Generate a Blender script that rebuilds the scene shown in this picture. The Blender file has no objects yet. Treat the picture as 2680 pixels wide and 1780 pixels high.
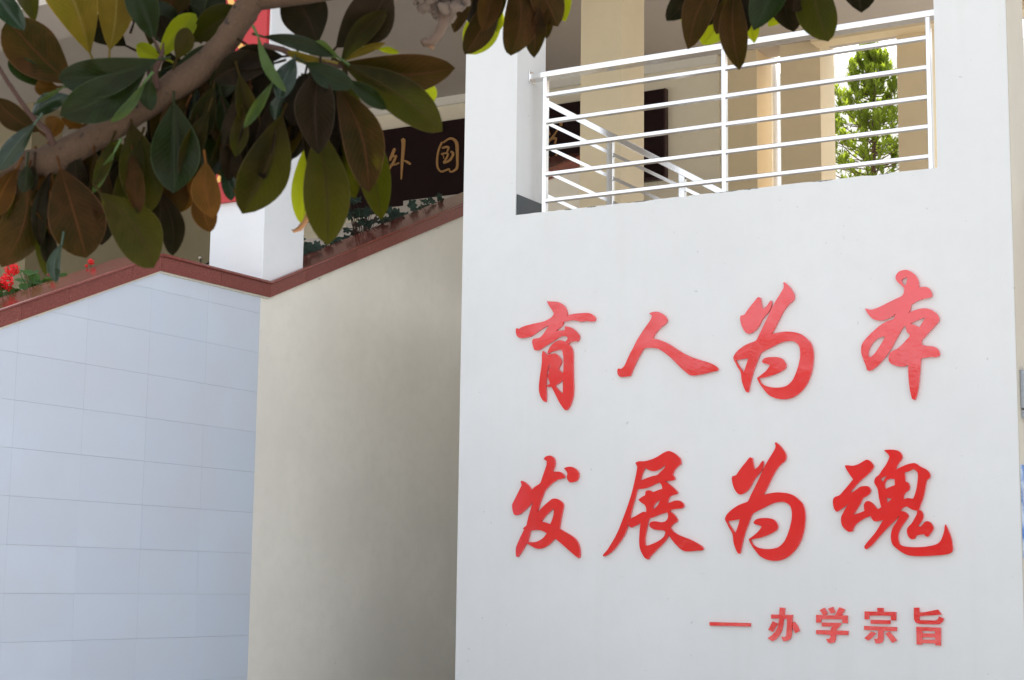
import bpy, math, random
from mathutils import Vector, Matrix
from mathutils.geometry import tessellate_polygon
random.seed(7)
S = bpy.context.scene
COL = S.collection

# ------------------------------------------------------------ camera
F, PITCH, ROLL, YAW = 4438.97589, 0.144095542, 0.0132798271, 0.528325707   # pixels of the 2680 px photograph
EYE = 1.6
cp, sp, cr, sr, ca, sa = math.cos(PITCH), math.sin(PITCH), math.cos(ROLL), math.sin(ROLL), math.cos(YAW), math.sin(YAW)
A_ = Matrix(((1, 0, 0), (0, sp, -cp), (0, cp, sp)))
R_ = Matrix(((cr, -sr, 0), (sr, cr, 0), (0, 0, 1))) @ A_          # level frame -> camera (x right, y down, z forward)
B_ = Matrix(((ca, -sa, 0), (sa, ca, 0), (0, 0, 1)))               # level frame -> building axes
M_ = R_ @ B_.transposed()                                          # building -> camera
cam = bpy.data.cameras.new('camera'); co = bpy.data.objects.new('camera', cam); COL.objects.link(co)
rot = Matrix((M_[0], -M_[1], -M_[2])).transposed()
co.matrix_world = Matrix.Translation((0, 0, EYE)) @ rot.to_4x4()
cam.sensor_width = 36.0; cam.lens = 36.0 * F / 2680.0
cam.clip_end = 500; cam.clip_start = 0.05
cam.dof.use_dof = True; cam.dof.focus_distance = 12.5; cam.dof.aperture_fstop = 16
S.camera = co

# ------------------------------------------------------------ light
SUN_EL, SUN_DIR = 60.0, Vector((-0.42, 0.90, 0))                   # the sun stands behind the building, high up
az = math.atan2(SUN_DIR.x, SUN_DIR.y)
W = bpy.data.worlds.new('World'); S.world = W; W.use_nodes = True
nt = W.node_tree; bg = nt.nodes['Background']
sky = nt.nodes.new('ShaderNodeTexSky'); sky.sky_type = 'NISHITA'; sky.sun_disc = False
sky.sun_elevation = math.radians(SUN_EL); sky.sun_rotation = az
sky.dust_density = 3.0; sky.ozone_density = 1.0; sky.air_density = 1.0
hs = nt.nodes.new('ShaderNodeHueSaturation'); hs.inputs['Saturation'].default_value = 0.25
nt.links.new(sky.outputs[0], hs.inputs['Color']); nt.links.new(hs.outputs[0], bg.inputs['Color'])
bg.inputs['Strength'].default_value = 0.15
sl = bpy.data.lights.new('sun', 'SUN'); sl.energy = 3.0; sl.angle = math.radians(0.53); sl.color = (1.0, 0.93, 0.82)
so = bpy.data.objects.new('sun', sl); COL.objects.link(so)
e = math.radians(SUN_EL); sv = Vector((math.sin(az) * math.cos(e), math.cos(az) * math.cos(e), math.sin(e)))
so.rotation_euler = sv.to_track_quat('Z', 'Y').to_euler(); so.location = (0, 0, 20)
S.view_settings.view_transform = 'Standard'; S.view_settings.look = 'None'
S.view_settings.exposure = 1.46; S.view_settings.gamma = 1.0
S.cycles.max_bounces = 10; S.cycles.diffuse_bounces = 6; S.cycles.transmission_bounces = 6

# ------------------------------------------------------------ helpers
def ray(x, y):
    c = Vector(((x - 1340) / F, (y - 890) / F, 1)); return M_.transposed() @ c
def onY(x, y, Y): d = ray(x, y); return d * (Y / d.y) + Vector((0, 0, EYE))
def onX(x, y, X): d = ray(x, y); return d * (X / d.x) + Vector((0, 0, EYE))
def atD(x, y, D): return ray(x, y) * D + Vector((0, 0, EYE))

def mesh_obj(name, verts, faces, mat, parent=None, smooth=False, uvs=None):
    me = bpy.data.meshes.new(name); me.from_pydata([tuple(v) for v in verts], [], faces); me.update()
    if uvs:
        ul = me.uv_layers.new(name='UVMap')
        for l in me.loops: ul.data[l.index].uv = uvs[l.vertex_index]
    if smooth:
        me.polygons.foreach_set('use_smooth', [True] * len(me.polygons))
    if mat: me.materials.append(mat)
    o = bpy.data.objects.new(name, me); COL.objects.link(o)
    if parent is not None: o.parent = parent
    return o
def tag(o, label=None, cat=None, group=None, kind=None):
    if label: o['label'] = label
    if cat: o['category'] = cat
    if group: o['group'] = group
    if kind: o['kind'] = kind
    return o
def empty(name, loc, label, cat, group=None):
    o = bpy.data.objects.new(name, None); COL.objects.link(o); o.empty_display_size = .2
    # children are written in world coordinates, so the empty keeps its place and they are moved back
    o.location = loc; tag(o, label, cat, group); return o
def fixparent(root):
    bpy.context.view_layer.update()
    for c in root.children: c.matrix_parent_inverse = root.matrix_world.inverted()
class MB:
    def __init__(s): s.v = []; s.f = []
    def add(s, v, f):
        b = len(s.v); s.v += [Vector(p) for p in v]; s.f += [tuple(i + b for i in q) for q in f]
    def box(s, x0, x1, y0, y1, z0, z1):
        s.add([(x0, y0, z0), (x1, y0, z0), (x1, y1, z0), (x0, y1, z0), (x0, y0, z1), (x1, y0, z1), (x1, y1, z1), (x0, y1, z1)],
              [(0, 3, 2, 1), (4, 5, 6, 7), (0, 1, 5, 4), (1, 2, 6, 5), (2, 3, 7, 6), (3, 0, 4, 7)])
    def beam(s, a, b, w, h, up=Vector((0, 0, 1))):
        a = Vector(a); b = Vector(b); d = (b - a).normalized(); side = d.cross(up).normalized(); u = side.cross(d).normalized()
        q = []
        for p in (a, b):
            for i, j in ((-1, -1), (1, -1), (1, 1), (-1, 1)): q.append(p + side * (i * w / 2) + u * (j * h / 2))
        s.add(q, [(0, 1, 2, 3), (7, 6, 5, 4), (0, 4, 5, 1), (1, 5, 6, 2), (2, 6, 7, 3), (3, 7, 4, 0)])
    def tube(s, pts, rad, n=10, cap=True, jit=0):
        pts = [Vector(p) for p in pts]; rings = []
        prev = None
        for i, p in enumerate(pts):
            t = (pts[min(i + 1, len(pts) - 1)] - pts[max(i - 1, 0)]).normalized()
            if prev is None:
                prev = t.cross(Vector((0.3, 0.2, 1))).normalized()
            n1 = (prev - t * prev.dot(t)).normalized(); prev = n1; n2 = t.cross(n1)
            rings.append([p + (n1 * math.cos(2 * math.pi * k / n) + n2 * math.sin(2 * math.pi * k / n)) * rad[i] * (1 + random.uniform(-jit, jit)) for k in range(n)])
        v = [q for r in rings for q in r]; f = []
        for i in range(len(rings) - 1):
            for k in range(n):
                f.append((i * n + k, i * n + (k + 1) % n, (i + 1) * n + (k + 1) % n, (i + 1) * n + k))
        if cap: f.append(tuple(reversed(range(n)))); f.append(tuple((len(rings) - 1) * n + k for k in range(n)))
        s.add(v, f)
    def build(s, name, mat, parent=None, smooth=False):
        return mesh_obj(name, s.v, s.f, mat, parent, smooth)
def bx(name, mat, parent, *a):
    m = MB(); m.box(*a); return m.build(name, mat, parent)
def bevel(o, w=.004, seg=2):
    b = o.modifiers.new('bevel', 'BEVEL'); b.width = w; b.segments = seg; b.limit_method = 'ANGLE'; return o

# ------------------------------------------------------------ materials
def newmat(name):
    m = bpy.data.materials.new(name); m.use_nodes = True; n = m.node_tree.nodes; n.clear()
    out = n.new('ShaderNodeOutputMaterial'); p = n.new('ShaderNodeBsdfPrincipled')
    m.node_tree.links.new(p.outputs[0], out.inputs[0]); return m, m.node_tree, p, out
def link(nt, a, b): nt.links.new(a, b)
def noise(nt, scale, detail=4, rough=.55, vec=None, dist=0):
    t = nt.nodes.new('ShaderNodeTexNoise'); t.inputs['Scale'].default_value = scale; t.inputs['Detail'].default_value = detail
    t.inputs['Roughness'].default_value = rough; t.inputs['Distortion'].default_value = dist
    if vec is None:
        g = nt.nodes.new('ShaderNodeNewGeometry'); vec = g.outputs['Position']
    link(nt, vec, t.inputs['Vector']); return t.outputs['Fac']
def ramp(nt, fac, stops):
    r = nt.nodes.new('ShaderNodeValToRGB'); e = r.color_ramp.elements
    while len(e) < len(stops): e.new(.5)
    for i, (p, c) in enumerate(stops): e[i].position = p; e[i].color = (*c, 1) if len(c) == 3 else c
    link(nt, fac, r.inputs[0]); return r.outputs[0]
def mix(nt, fac, a, b, mode='MIX'):
    m = nt.nodes.new('ShaderNodeMix'); m.data_type = 'RGBA'; m.blend_type = mode
    for s, v in ((0, fac), (6, a), (7, b)):
        if isinstance(v, (int, float)): m.inputs[s].default_value = v
        elif isinstance(v, tuple): m.inputs[s].default_value = (*v, 1)
        else: link(nt, v, m.inputs[s])
    return m.outputs[2]
def bump(nt, h, strength, dist=.01):
    b = nt.nodes.new('ShaderNodeBump'); b.inputs['Strength'].default_value = strength; b.inputs['Distance'].default_value = dist
    link(nt, h, b.inputs['Height']); return b.outputs[0]
def plaster(name, col, var=.04, rough=.75, bmp=.15, spots=True):
    m, nt, p, o = newmat(name)
    c2 = tuple(max(0, c * (1 - var * 2.2)) for c in col)
    c = mix(nt, ramp(nt, noise(nt, .9, 5, .6), [(.35, (0, 0, 0)), (.7, (1, 1, 1))]), col, c2)
    c = mix(nt, ramp(nt, noise(nt, 9, 4), [(.45, (0, 0, 0)), (.75, (.5, .5, .5))]), c, c2)
    if spots:
        s = ramp(nt, noise(nt, 22, 2), [(.74, (0, 0, 0)), (.80, (.55, .55, .55))])
        c = mix(nt, s, c, tuple(x * .6 for x in col))
    link(nt, c, p.inputs['Base Color']); p.inputs['Roughness'].default_value = rough
    link(nt, bump(nt, noise(nt, 60, 4), bmp, .003), p.inputs['Normal']); return m

M_white = plaster('white_panel_paint', (.77, .77, .765), .025, .55, .08)
def streaks(m):
    nt = m.node_tree; p = nt.nodes['Principled BSDF']; src = p.inputs['Base Color'].links[0].from_socket
    g = nt.nodes.new('ShaderNodeNewGeometry'); mp = nt.nodes.new('ShaderNodeMapping'); mp.inputs['Scale'].default_value = (5, 5, .35)
    link(nt, g.outputs['Position'], mp.inputs['Vector'])
    f = ramp(nt, noise(nt, 1.6, 5, .6, mp.outputs[0]), [(.52, (0, 0, 0)), (.80, (.13, .13, .13))])
    link(nt, mix(nt, f, src, (.62, .60, .55)), p.inputs['Base Color'])
streaks(M_white)
M_colw = plaster('white_column_paint', (.85, .87, .90), .03, .6, .1)
M_beige = plaster('cream_wall_paint', (.88, .845, .76), .05, .65, .12)
M_tan = plaster('tan_wall_paint', (.80, .66, .44), .04, .7, .12)
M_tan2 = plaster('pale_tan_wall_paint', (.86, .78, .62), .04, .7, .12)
M_floor = plaster('gallery_floor_tile', (.55, .50, .44), .05, .5, .1)
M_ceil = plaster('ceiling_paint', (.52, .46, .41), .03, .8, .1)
M_court = plaster('courtyard_white_paint', (.86, .86, .83), .02, .8, .1)
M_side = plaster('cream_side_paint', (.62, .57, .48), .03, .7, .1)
M_shaded = plaster('shade_darkened_wall_paint', (.36, .31, .20), .05, .7, .1)  # wall colour darkened to carry the shade of the left bay
M_mortar = plaster('mortar', (.74, .70, .60), .06, .9, .5, False)
M_grout = plaster('grout', (.42, .43, .45), .08, .9, .2, False)
M_slate = plaster('slate_skirting', (.055, .065, .07), .12, .45, .2)
M_soil = plaster('soil', (.06, .045, .03), .2, .95, .6)
def m_ground():
    m, nt, p, o = newmat('paving')
    g = nt.nodes.new('ShaderNodeNewGeometry')
    b = nt.nodes.new('ShaderNodeTexBrick'); b.inputs['Scale'].default_value = 1.6
    b.inputs['Color1'].default_value = (0.35,0.35,0.339,1); b.inputs['Color2'].default_value = (0.378,0.374,0.364,1); b.inputs['Mortar'].default_value = (.2, .2, .19, 1)
    b.inputs['Mortar Size'].default_value = .01
    link(nt, g.outputs['Position'], b.inputs['Vector'])
    c = mix(nt, noise(nt, .8, 5), b.outputs['Color'], (0.315,0.315,0.301)); link(nt, c, p.inputs['Base Color'])
    p.inputs['Roughness'].default_value = .85; return m
M_ground = m_ground()
def m_tile():
    m, nt, p, o = newmat('glazed_wall_tile')
    oi = nt.nodes.new('ShaderNodeObjectInfo')
    c = mix(nt, oi.outputs['Random'], (.585, .65, .755), (.62, .685, .785))
    c = mix(nt, ramp(nt, noise(nt, 1.3, 4), [(.4, (0, 0, 0)), (.7, (1, 1, 1))]), c, (.60, .64, .72))
    link(nt, c, p.inputs['Base Color']); p.inputs['Roughness'].default_value = .38
    link(nt, bump(nt, noise(nt, 5, 3), .06, .01), p.inputs['Normal']); return m
M_tile = m_tile()
def m_granite(name, rg, sp):
    m, nt, p, o = newmat(name)
    oi = nt.nodes.new('ShaderNodeObjectInfo')
    c = mix(nt, oi.outputs['Random'], (.215, .046, .036), (.285, .080, .062))
    c = mix(nt, ramp(nt, noise(nt, 190, 2), [(.45, (0, 0, 0)), (.62, (1, 1, 1))]), c, (.135, .030, .024))
    c = mix(nt, ramp(nt, noise(nt, 55, 2), [(.70, (0, 0, 0)), (.74, (1, 1, 1))]), c, (.36, .20, .16))
    link(nt, c, p.inputs['Base Color']); p.inputs['Roughness'].default_value = rg
    p.inputs['Specular IOR Level'].default_value = sp
    link(nt, bump(nt, noise(nt, 14, 2), .05, .004), p.inputs['Normal']); return m
M_gran = m_granite('red_granite_cap', .13, .5); M_gran2 = m_granite('red_granite_fascia', .30, .30)
def m_red():
    m, nt, p, o = newmat('red_acrylic')
    c = mix(nt, ramp(nt, noise(nt, 3.5, 3), [(.3, (0, 0, 0)), (.8, (1, 1, 1))]), (.74, .009, .016), (.84, .015, .022))
    link(nt, c, p.inputs['Base Color']); p.inputs['Roughness'].default_value = .08
    p.inputs['Coat Weight'].default_value = 1.0; p.inputs['Coat IOR'].default_value = 1.68; p.inputs['Coat Roughness'].default_value = .02
    a = noise(nt, 2.2, 2, .5); b = noise(nt, 30, 3, .6, dist=1.8)
    mx = nt.nodes.new('ShaderNodeMath'); mx.operation = 'MULTIPLY'; mx.inputs[1].default_value = .07; link(nt, b, mx.inputs[0])
    ad = nt.nodes.new('ShaderNodeMath'); link(nt, a, ad.inputs[0]); link(nt, mx.outputs[0], ad.inputs[1])
    bn = bump(nt, ad.outputs[0], .5, .011); link(nt, bn, p.inputs['Normal']); link(nt, bn, p.inputs['Coat Normal']); return m
M_red = m_red()
def simple(name, col, rough=.5, metal=0, var=.1, sc=8, bmp=.0, coat=0):
    m, nt, p, o = newmat(name)
    c = mix(nt, noise(nt, sc, 4), tuple(x * (1 - var) for x in col), tuple(min(1, x * (1 + var)) for x in col))
    link(nt, c, p.inputs['Base Color']); p.inputs['Roughness'].default_value = rough; p.inputs['Metallic'].default_value = metal
    if coat: p.inputs['Coat Weight'].default_value = coat
    if bmp: link(nt, bump(nt, noise(nt, sc * 3, 4), bmp, .005), p.inputs['Normal'])
    return m
M_steel = simple('brushed_steel', (.82, .81, .80), .13, 1, .06, 30, .05)
M_board = simple('dark_lacquer', (.016, .006, .007), .35, 0, .2, 6)
M_board.node_tree.nodes['Principled BSDF'].inputs['Specular IOR Level'].default_value = .2
M_gold = simple('gold_paint', (.40, .21, .07), .45, .0, .15, 30)
M_banner = simple('banner_red', (.50, .025, .03), .5, 0, .08, 12)
M_bgold = simple('banner_gold', (.85, .48, .12), .5, 0, .08, 12)
M_box = simple('box_metal', (.38, .41, .45), .35, .6, .1, 20, .1)
M_rust = simple('rusty_screw', (.20, .07, .03), .8, 0, .2, 60)
M_pipe = simple('pvc_pipe', (.78, .80, .84), .3, 0, .05, 10)
def m_poster():
    m, nt, p, o = newmat('blue_poster')
    c = ramp(nt, noise(nt, 5, 4, .6), [(.35, (.02, .09, .38)), (.5, (.05, .20, .55)), (.6, (.55, .65, .78)), (.75, (.03, .12, .42))])
    link(nt, c, p.inputs['Base Color']); p.inputs['Roughness'].default_value = .4; return m
M_poster = m_poster()
def m_bark(name='bark', a=(.070, .036, .020), b=(.115, .068, .038), c3=(.03, .018, .012)):
    m, nt, p, o = newmat(name)
    c = mix(nt, noise(nt, 14, 4), a, b)
    c = mix(nt, ramp(nt, noise(nt, 190, 3), [(.55, (0, 0, 0)), (.7, (.7, .7, .7))]), c, b)
    c = mix(nt, ramp(nt, noise(nt, 60, 2), [(.66, (0, 0, 0)), (.70, (1, 1, 1))]), c, c3)
    link(nt, c, p.inputs['Base Color']); p.inputs['Roughness'].default_value = .85
    link(nt, bump(nt, noise(nt, 120, 5, .65), .9, .006), p.inputs['Normal']); return m
M_bark = m_bark()
M_twig = m_bark('twig_bark', (.055, .024, .018), (.085, .04, .028), (.02, .01, .008))
def m_leaf(name, front, back, trans, tf=.3, rough=.32, front2=None, vein=None):
    m, nt, p, out = newmat(name)
    n = nt.nodes
    uv = n.new('ShaderNodeUVMap'); sep = n.new('ShaderNodeSeparateXYZ'); link(nt, uv.outputs[0], sep.inputs[0])
    oi = n.new('ShaderNodeObjectInfo'); g = n.new('ShaderNodeNewGeometry')
    tc = n.new('ShaderNodeTexCoord')
    fr = mix(nt, ramp(nt, noise(nt, 9, 3, .5), [(.35, (0, 0, 0)), (.65, (1, 1, 1))]), front, front2 or tuple(x * .7 for x in front))
    # each leaf a little different
    sp_ = ramp(nt, noise(nt, 260, 3, .6), [(.62, (0, 0, 0)), (.72, (.55, .55, .55))]); fr = mix(nt, sp_, fr, tuple(x * .35 for x in front))
    bl = ramp(nt, noise(nt, 38, 4, .6, dist=.6), [(.42, (0, 0, 0)), (.70, (.6, .6, .6))]); fr = mix(nt, bl, fr, tuple(min(1, x * 1.55 + .003) for x in front))
    hv = n.new('ShaderNodeHueSaturation')
    mr = n.new('ShaderNodeMapRange'); mr.inputs[3].default_value = .48; mr.inputs[4].default_value = 1.12; link(nt, oi.outputs['Random'], mr.inputs[0])
    link(nt, mr.outputs[0], hv.inputs['Value']); link(nt, fr, hv.inputs['Color']); fr = hv.outputs[0]
    # midrib: |v-0.5| small; side veins as slanted bands
    ab = n.new('ShaderNodeMath'); ab.operation = 'SUBTRACT'; link(nt, sep.outputs[1], ab.inputs[0]); ab.inputs[1].default_value = .5
    a2 = n.new('ShaderNodeMath'); a2.operation = 'ABSOLUTE'; link(nt, ab.outputs[0], a2.inputs[0])
    rib = ramp(nt, a2.outputs[0], [(.012, (1, 1, 1)), (.03, (0, 0, 0))])
    vv = n.new('ShaderNodeMath'); vv.operation = 'MULTIPLY_ADD'; link(nt, a2.outputs[0], vv.inputs[0]); vv.inputs[1].default_value = -.55; link(nt, sep.outputs[0], vv.inputs[2])
    sv_ = n.new('ShaderNodeMath'); sv_.operation = 'MULTIPLY'; link(nt, vv.outputs[0], sv_.inputs[0]); sv_.inputs[1].default_value = 88
    sn = n.new('ShaderNodeMath'); sn.operation = 'SINE'; link(nt, sv_.outputs[0], sn.inputs[0])
    side = ramp(nt, sn.outputs[0], [(.7, (0, 0, 0)), (1.0, (.30, .30, .30))])
    vc = vein or tuple(min(1, x * 1.6 + .004) for x in front)
    fr = mix(nt, rib, fr, vc); fr = mix(nt, side, fr, vc)
    rim = ramp(nt, a2.outputs[0], [(.478, (0, 0, 0)), (.492, (.8, .8, .8))]); fr = mix(nt, rim, fr, tuple(min(1, x * 2.2 + .02) for x in front))  # edge highlight of the rolled leaf painted in as a pale rim
    col = mix(nt, g.outputs['Backfacing'], fr, back)
    link(nt, col, p.inputs['Base Color']); p.inputs['Roughness'].default_value = rough
    p.inputs['Specular IOR Level'].default_value = (.4 if rough < .2 else .16) if rough < .4 else .08
    tr = n.new('ShaderNodeBsdfTranslucent')
    tcol = mix(nt, rib, trans, tuple(x * .45 for x in trans)); link(nt, tcol, tr.inputs[0])
    ms = n.new('ShaderNodeMixShader'); ms.inputs[0].default_value = tf
    link(nt, p.outputs[0], ms.inputs[1]); link(nt, tr.outputs[0], ms.inputs[2]); link(nt, ms.outputs[0], out.inputs[0])
    h = mix(nt, rib, side, (1, 1, 1)); h = mix(nt, .45, h, noise(nt, 55, 3)); bn = bump(nt, h, .6, .003); link(nt, bn, p.inputs['Normal'])
    return m
GRN = (.018, .042, .014)
LM = {
    'B': m_leaf('leaf_brown_underside', (.042, .015, .0035), GRN, (.20, .18, .01), .08, .6, (.015, .014, .002)),
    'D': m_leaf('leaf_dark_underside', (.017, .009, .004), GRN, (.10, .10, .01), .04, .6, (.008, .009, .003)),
    'O': m_leaf('leaf_olive_underside', (.023, .0145, .002), GRN, (.34, .38, .01), .11, .55, (.008, .011, .0015)),
    'R': m_leaf('leaf_rust_underside', (.090, .034, .006), GRN, (.40, .20, .02), .10, .65, (.050, .028, .005)),
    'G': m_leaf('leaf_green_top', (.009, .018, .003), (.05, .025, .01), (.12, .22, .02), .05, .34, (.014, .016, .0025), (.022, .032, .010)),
    'S': m_leaf('leaf_blue_green_gloss', (.011, .025, .013), (.05, .03, .01), (.12, .22, .02), .06, .18, (.006, .016, .008), (.05, .08, .05)),
    'L': m_leaf('leaf_young_green', (.060, .100, .035), (.07, .07, .02), (.3, .4, .04), .25, .3, (.05, .085, .02)),
    'Y': m_leaf('leaf_sunlit_yellow_green', (.20, .26, .010), (.10, .12, .015), (.58, .62, .015), .45, .45, (.13, .18, .008), (.30, .32, .03)),  # sun shining through the leaf is put into this bright colour
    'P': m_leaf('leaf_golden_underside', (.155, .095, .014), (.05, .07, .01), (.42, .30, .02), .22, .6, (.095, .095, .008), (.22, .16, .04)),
}

# ------------------------------------------------------------ ground
g = bx('ground', M_ground, None, -130, 130, -120, 10.0, -.3, 0); tag(g, 'grey paved school ground below the building, out of view', kind='structure')
SW = -8.0          # plane of the stair side wall
YP = 10.3          # plane of the lettered wall
YB = 16.6          # back wall of the gallery
g2 = bx('courtyard_ground', M_ground, None, -60, 60, 10.0, 80, -.3, 0); tag(g2, 'paved courtyard behind the gallery', kind='structure')

# ------------------------------------------------------------ stair side wall: tiles, cream plaster, granite coping
YPK, ZL, YL2 = 8.806, 3.742, 10.025
def zb(y):
    if y < YPK: return ZL - (YPK - y) * .419
    if y < YL2: return ZL
    return ZL + (y - YL2) * .4275
wall = empty('stair_side_wall', (SW, 8.5, 0), 'long side wall of the outdoor stair, pale glazed tiles on the left and cream paint on the right under a red granite coping', 'wall')
YE = 9.937
def clip(poly, n, d):      # keep points with n.p <= d
    out = []
    for i in range(len(poly)):
        a, b = poly[i], poly[(i + 1) % len(poly)]
        da, db = n[0] * a[0] + n[1] * a[1] - d, n[0] * b[0] + n[1] * b[1] - d
        if da <= 0: out.append(a)
        if (da < 0) != (db < 0) and da != db:
            t = da / (da - db); out.append((a[0] + (b[0] - a[0]) * t, a[1] + (b[1] - a[1]) * t))
    return out
def prism_x(poly, x0, x1):
    n = len(poly); v = [(x0, y, z) for y, z in poly] + [(x1, y, z) for y, z in poly]
    return v, [tuple(range(n))[::-1], tuple(range(n, 2 * n))] + [(i, (i + 1) % n, n + (i + 1) % n, n + i) for i in range(n)]
# wall core behind the tiles
core = [(6.62, 0), (6.62, zb(6.62)), (YPK, ZL), (YE, ZL), (YE, 0)]
mb = MB(); mb.add(*prism_x([(y, z) for y, z in core], SW - .25, SW - .012)); mb.build('wall_core', M_grout, wall)
cr_ = [(YE, 0), (YE, ZL), (YL2, ZL), (15.4, zb(15.4)), (15.4, 0)]
mb = MB(); mb.add(*prism_x(cr_, SW - .25, SW - .002)); mb.build('painted_wall', M_beige, wall)
ys = [YE - .0, 9.342, 8.746, 8.1465, 7.549, 6.951, 6.66]
for i in range(len(ys) - 1):
    y1, y0 = ys[i], ys[i + 1]
    for k in range(-3, 12):
        z1 = 3.009 + .2987 * (k + 0); z1 = 3.009 + .2987 * (3 - (k + 3)); z0 = z1 - .2987
        if z1 < .02: continue
        gpp = .0004; gh = .0006
        poly = [(y0 + gpp, max(z0, 0) + gh), (y1 - gpp, max(z0, 0) + gh), (y1 - gpp, z1 - gh), (y0 + gpp, z1 - gh)]
        poly = clip(poly, (0, 1), ZL - .004)
        if len(poly) > 2: poly = clip(poly, (-.419, 1), ZL - .004 - .419 * YPK)
        if len(poly) < 3: continue
        ar = abs(sum(poly[a][0] * poly[(a + 1) % len(poly)][1] - poly[(a + 1) % len(poly)][0] * poly[a][1] for a in range(len(poly)))) / 2
        if ar < .0005: continue
        dx = random.uniform(0, .0012)
        v, f = prism_x(poly, SW - .011, SW + dx)
        mesh_obj('tile', v, f, M_tile, wall)
# coping slabs
cuts = [6.6, 7.02, onX(48, 840, SW).y, onX(174, 790, SW).y, 8.52, YPK, 9.45, YL2, onX(796, 715, SW).y, onX(928, 660, SW).y, onX(1045, 610, SW).y, onX(1136, 580, SW).y, 13.3, 14.2, 15.2]
for a, b in zip(cuts[:-1], cuts[1:]):
    gp = .001
    v = []
    for y in (a + gp, b - gp):
        z = zb(min(max(y, a), b))
        for x, dz in ((SW - .001, 0), (SW + .024, 0), (SW + .024, .100), (SW - .001, .100)): v.append((x, y, z + dz))
    mesh_obj('coping_fascia', v, [(0, 1, 2, 3), (7, 6, 5, 4), (0, 4, 5, 1), (1, 5, 6, 2), (2, 6, 7, 3), (3, 7, 4, 0)], M_gran2, wall)
    v = []
    for y in (a + gp, b - gp):
        z = zb(min(max(y, a), b)) + .1005
        for x, dz in ((SW - .40, 0), (SW + .034, 0), (SW + .040, .006), (SW + .040, .016), (SW + .034, .022), (SW - .40, .022)): v.append((x, y, z + dz))
    n = 6
    mesh_obj('coping_cap', v, [tuple(range(6)), tuple(range(11, 5, -1))] + [(i, i + 6, (i + 1) % 6 + 6, (i + 1) % 6) for i in range(6)], M_gran, wall)
# ragged mortar line under the coping
v = []; f = []; N = 420
for i in range(N + 1):
    y = 6.62 + (15.2 - 6.62) * i / N
    w = .010 + .006 * random.random() + (.02 * random.random() if random.random() < .012 else 0)
    z = zb(y); v += [(SW + .012, y, z + .001), (SW + .012, y, z - w), (SW - .003, y, z - w - .003)]
for i in range(N):
    a = 3 * i; f += [(a, a + 1, a + 4, a + 3), (a + 1, a + 2, a + 5, a + 4)]
mesh_obj('mortar_line', v, f, M_mortar, wall)
fixparent(wall)

# staircase behind the side wall
st = empty('staircase', (SW - 1.2, 9, 0), 'concrete staircase climbing behind the red coping of the side wall', 'staircase')
m = MB()
y = 6.62
while y < YPK - .05:
    m.box(SW - 2.1, SW - .32, y, min(y + .35, YPK), 0, zb(y) - .20); y += .35
m.build('lower_flight', M_ceil, st)
bx('landing', M_ceil, st, SW - 2.1, SW - .32, YPK + .002, YL2, 0, ZL - .14)
m = MB(); y = YL2 + .003
while y < 15:
    m.box(SW - 2.1, SW - .32, y, y + .348, 0, zb(y) - .12); y += .35
m.build('upper_flight', M_ceil, st)
m = MB(); v = []
for y in (6.62, YPK, YL2, 15.2):
    z = zb(y) + .01; v += [(SW - .62, y, z), (SW - .402, y, z), (SW - .402, y, z - .3), (SW - .62, y, z - .3)]
m.add(v, [(a + i, a + 4 + i, a + 4 + (i + 1) % 4, a + (i + 1) % 4) for a in (0, 4, 8) for i in range(4)])
m.build('planter_soil', M_soil, st)
fixparent(st)

# ------------------------------------------------------------ white column with the red banner
CY = 9.955
cx0 = onY(549, 640, CY).x; cx1 = SW - .005
cyb = onX(795, 640, SW - .005).y
colm = bx('column', M_colw, None, cx0, cx1, CY, cyb, ZL + .105, 6.9)
bevel(colm, .006, 2)
tag(colm, 'square white column rising from the red coping at the stair landing, with a red banner on its left face', 'column')
bt = onY(600, 531, CY).z
bn = empty('couplet_banner', (cx0 + .2, CY, bt), 'tall red banner with gold characters hanging on the white column behind the magnolia leaves', 'banner')
bx('banner_board', M_banner, bn, cx0 + .012, cx1 - .014, CY - .035, CY - .001, bt, 6.8)

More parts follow.
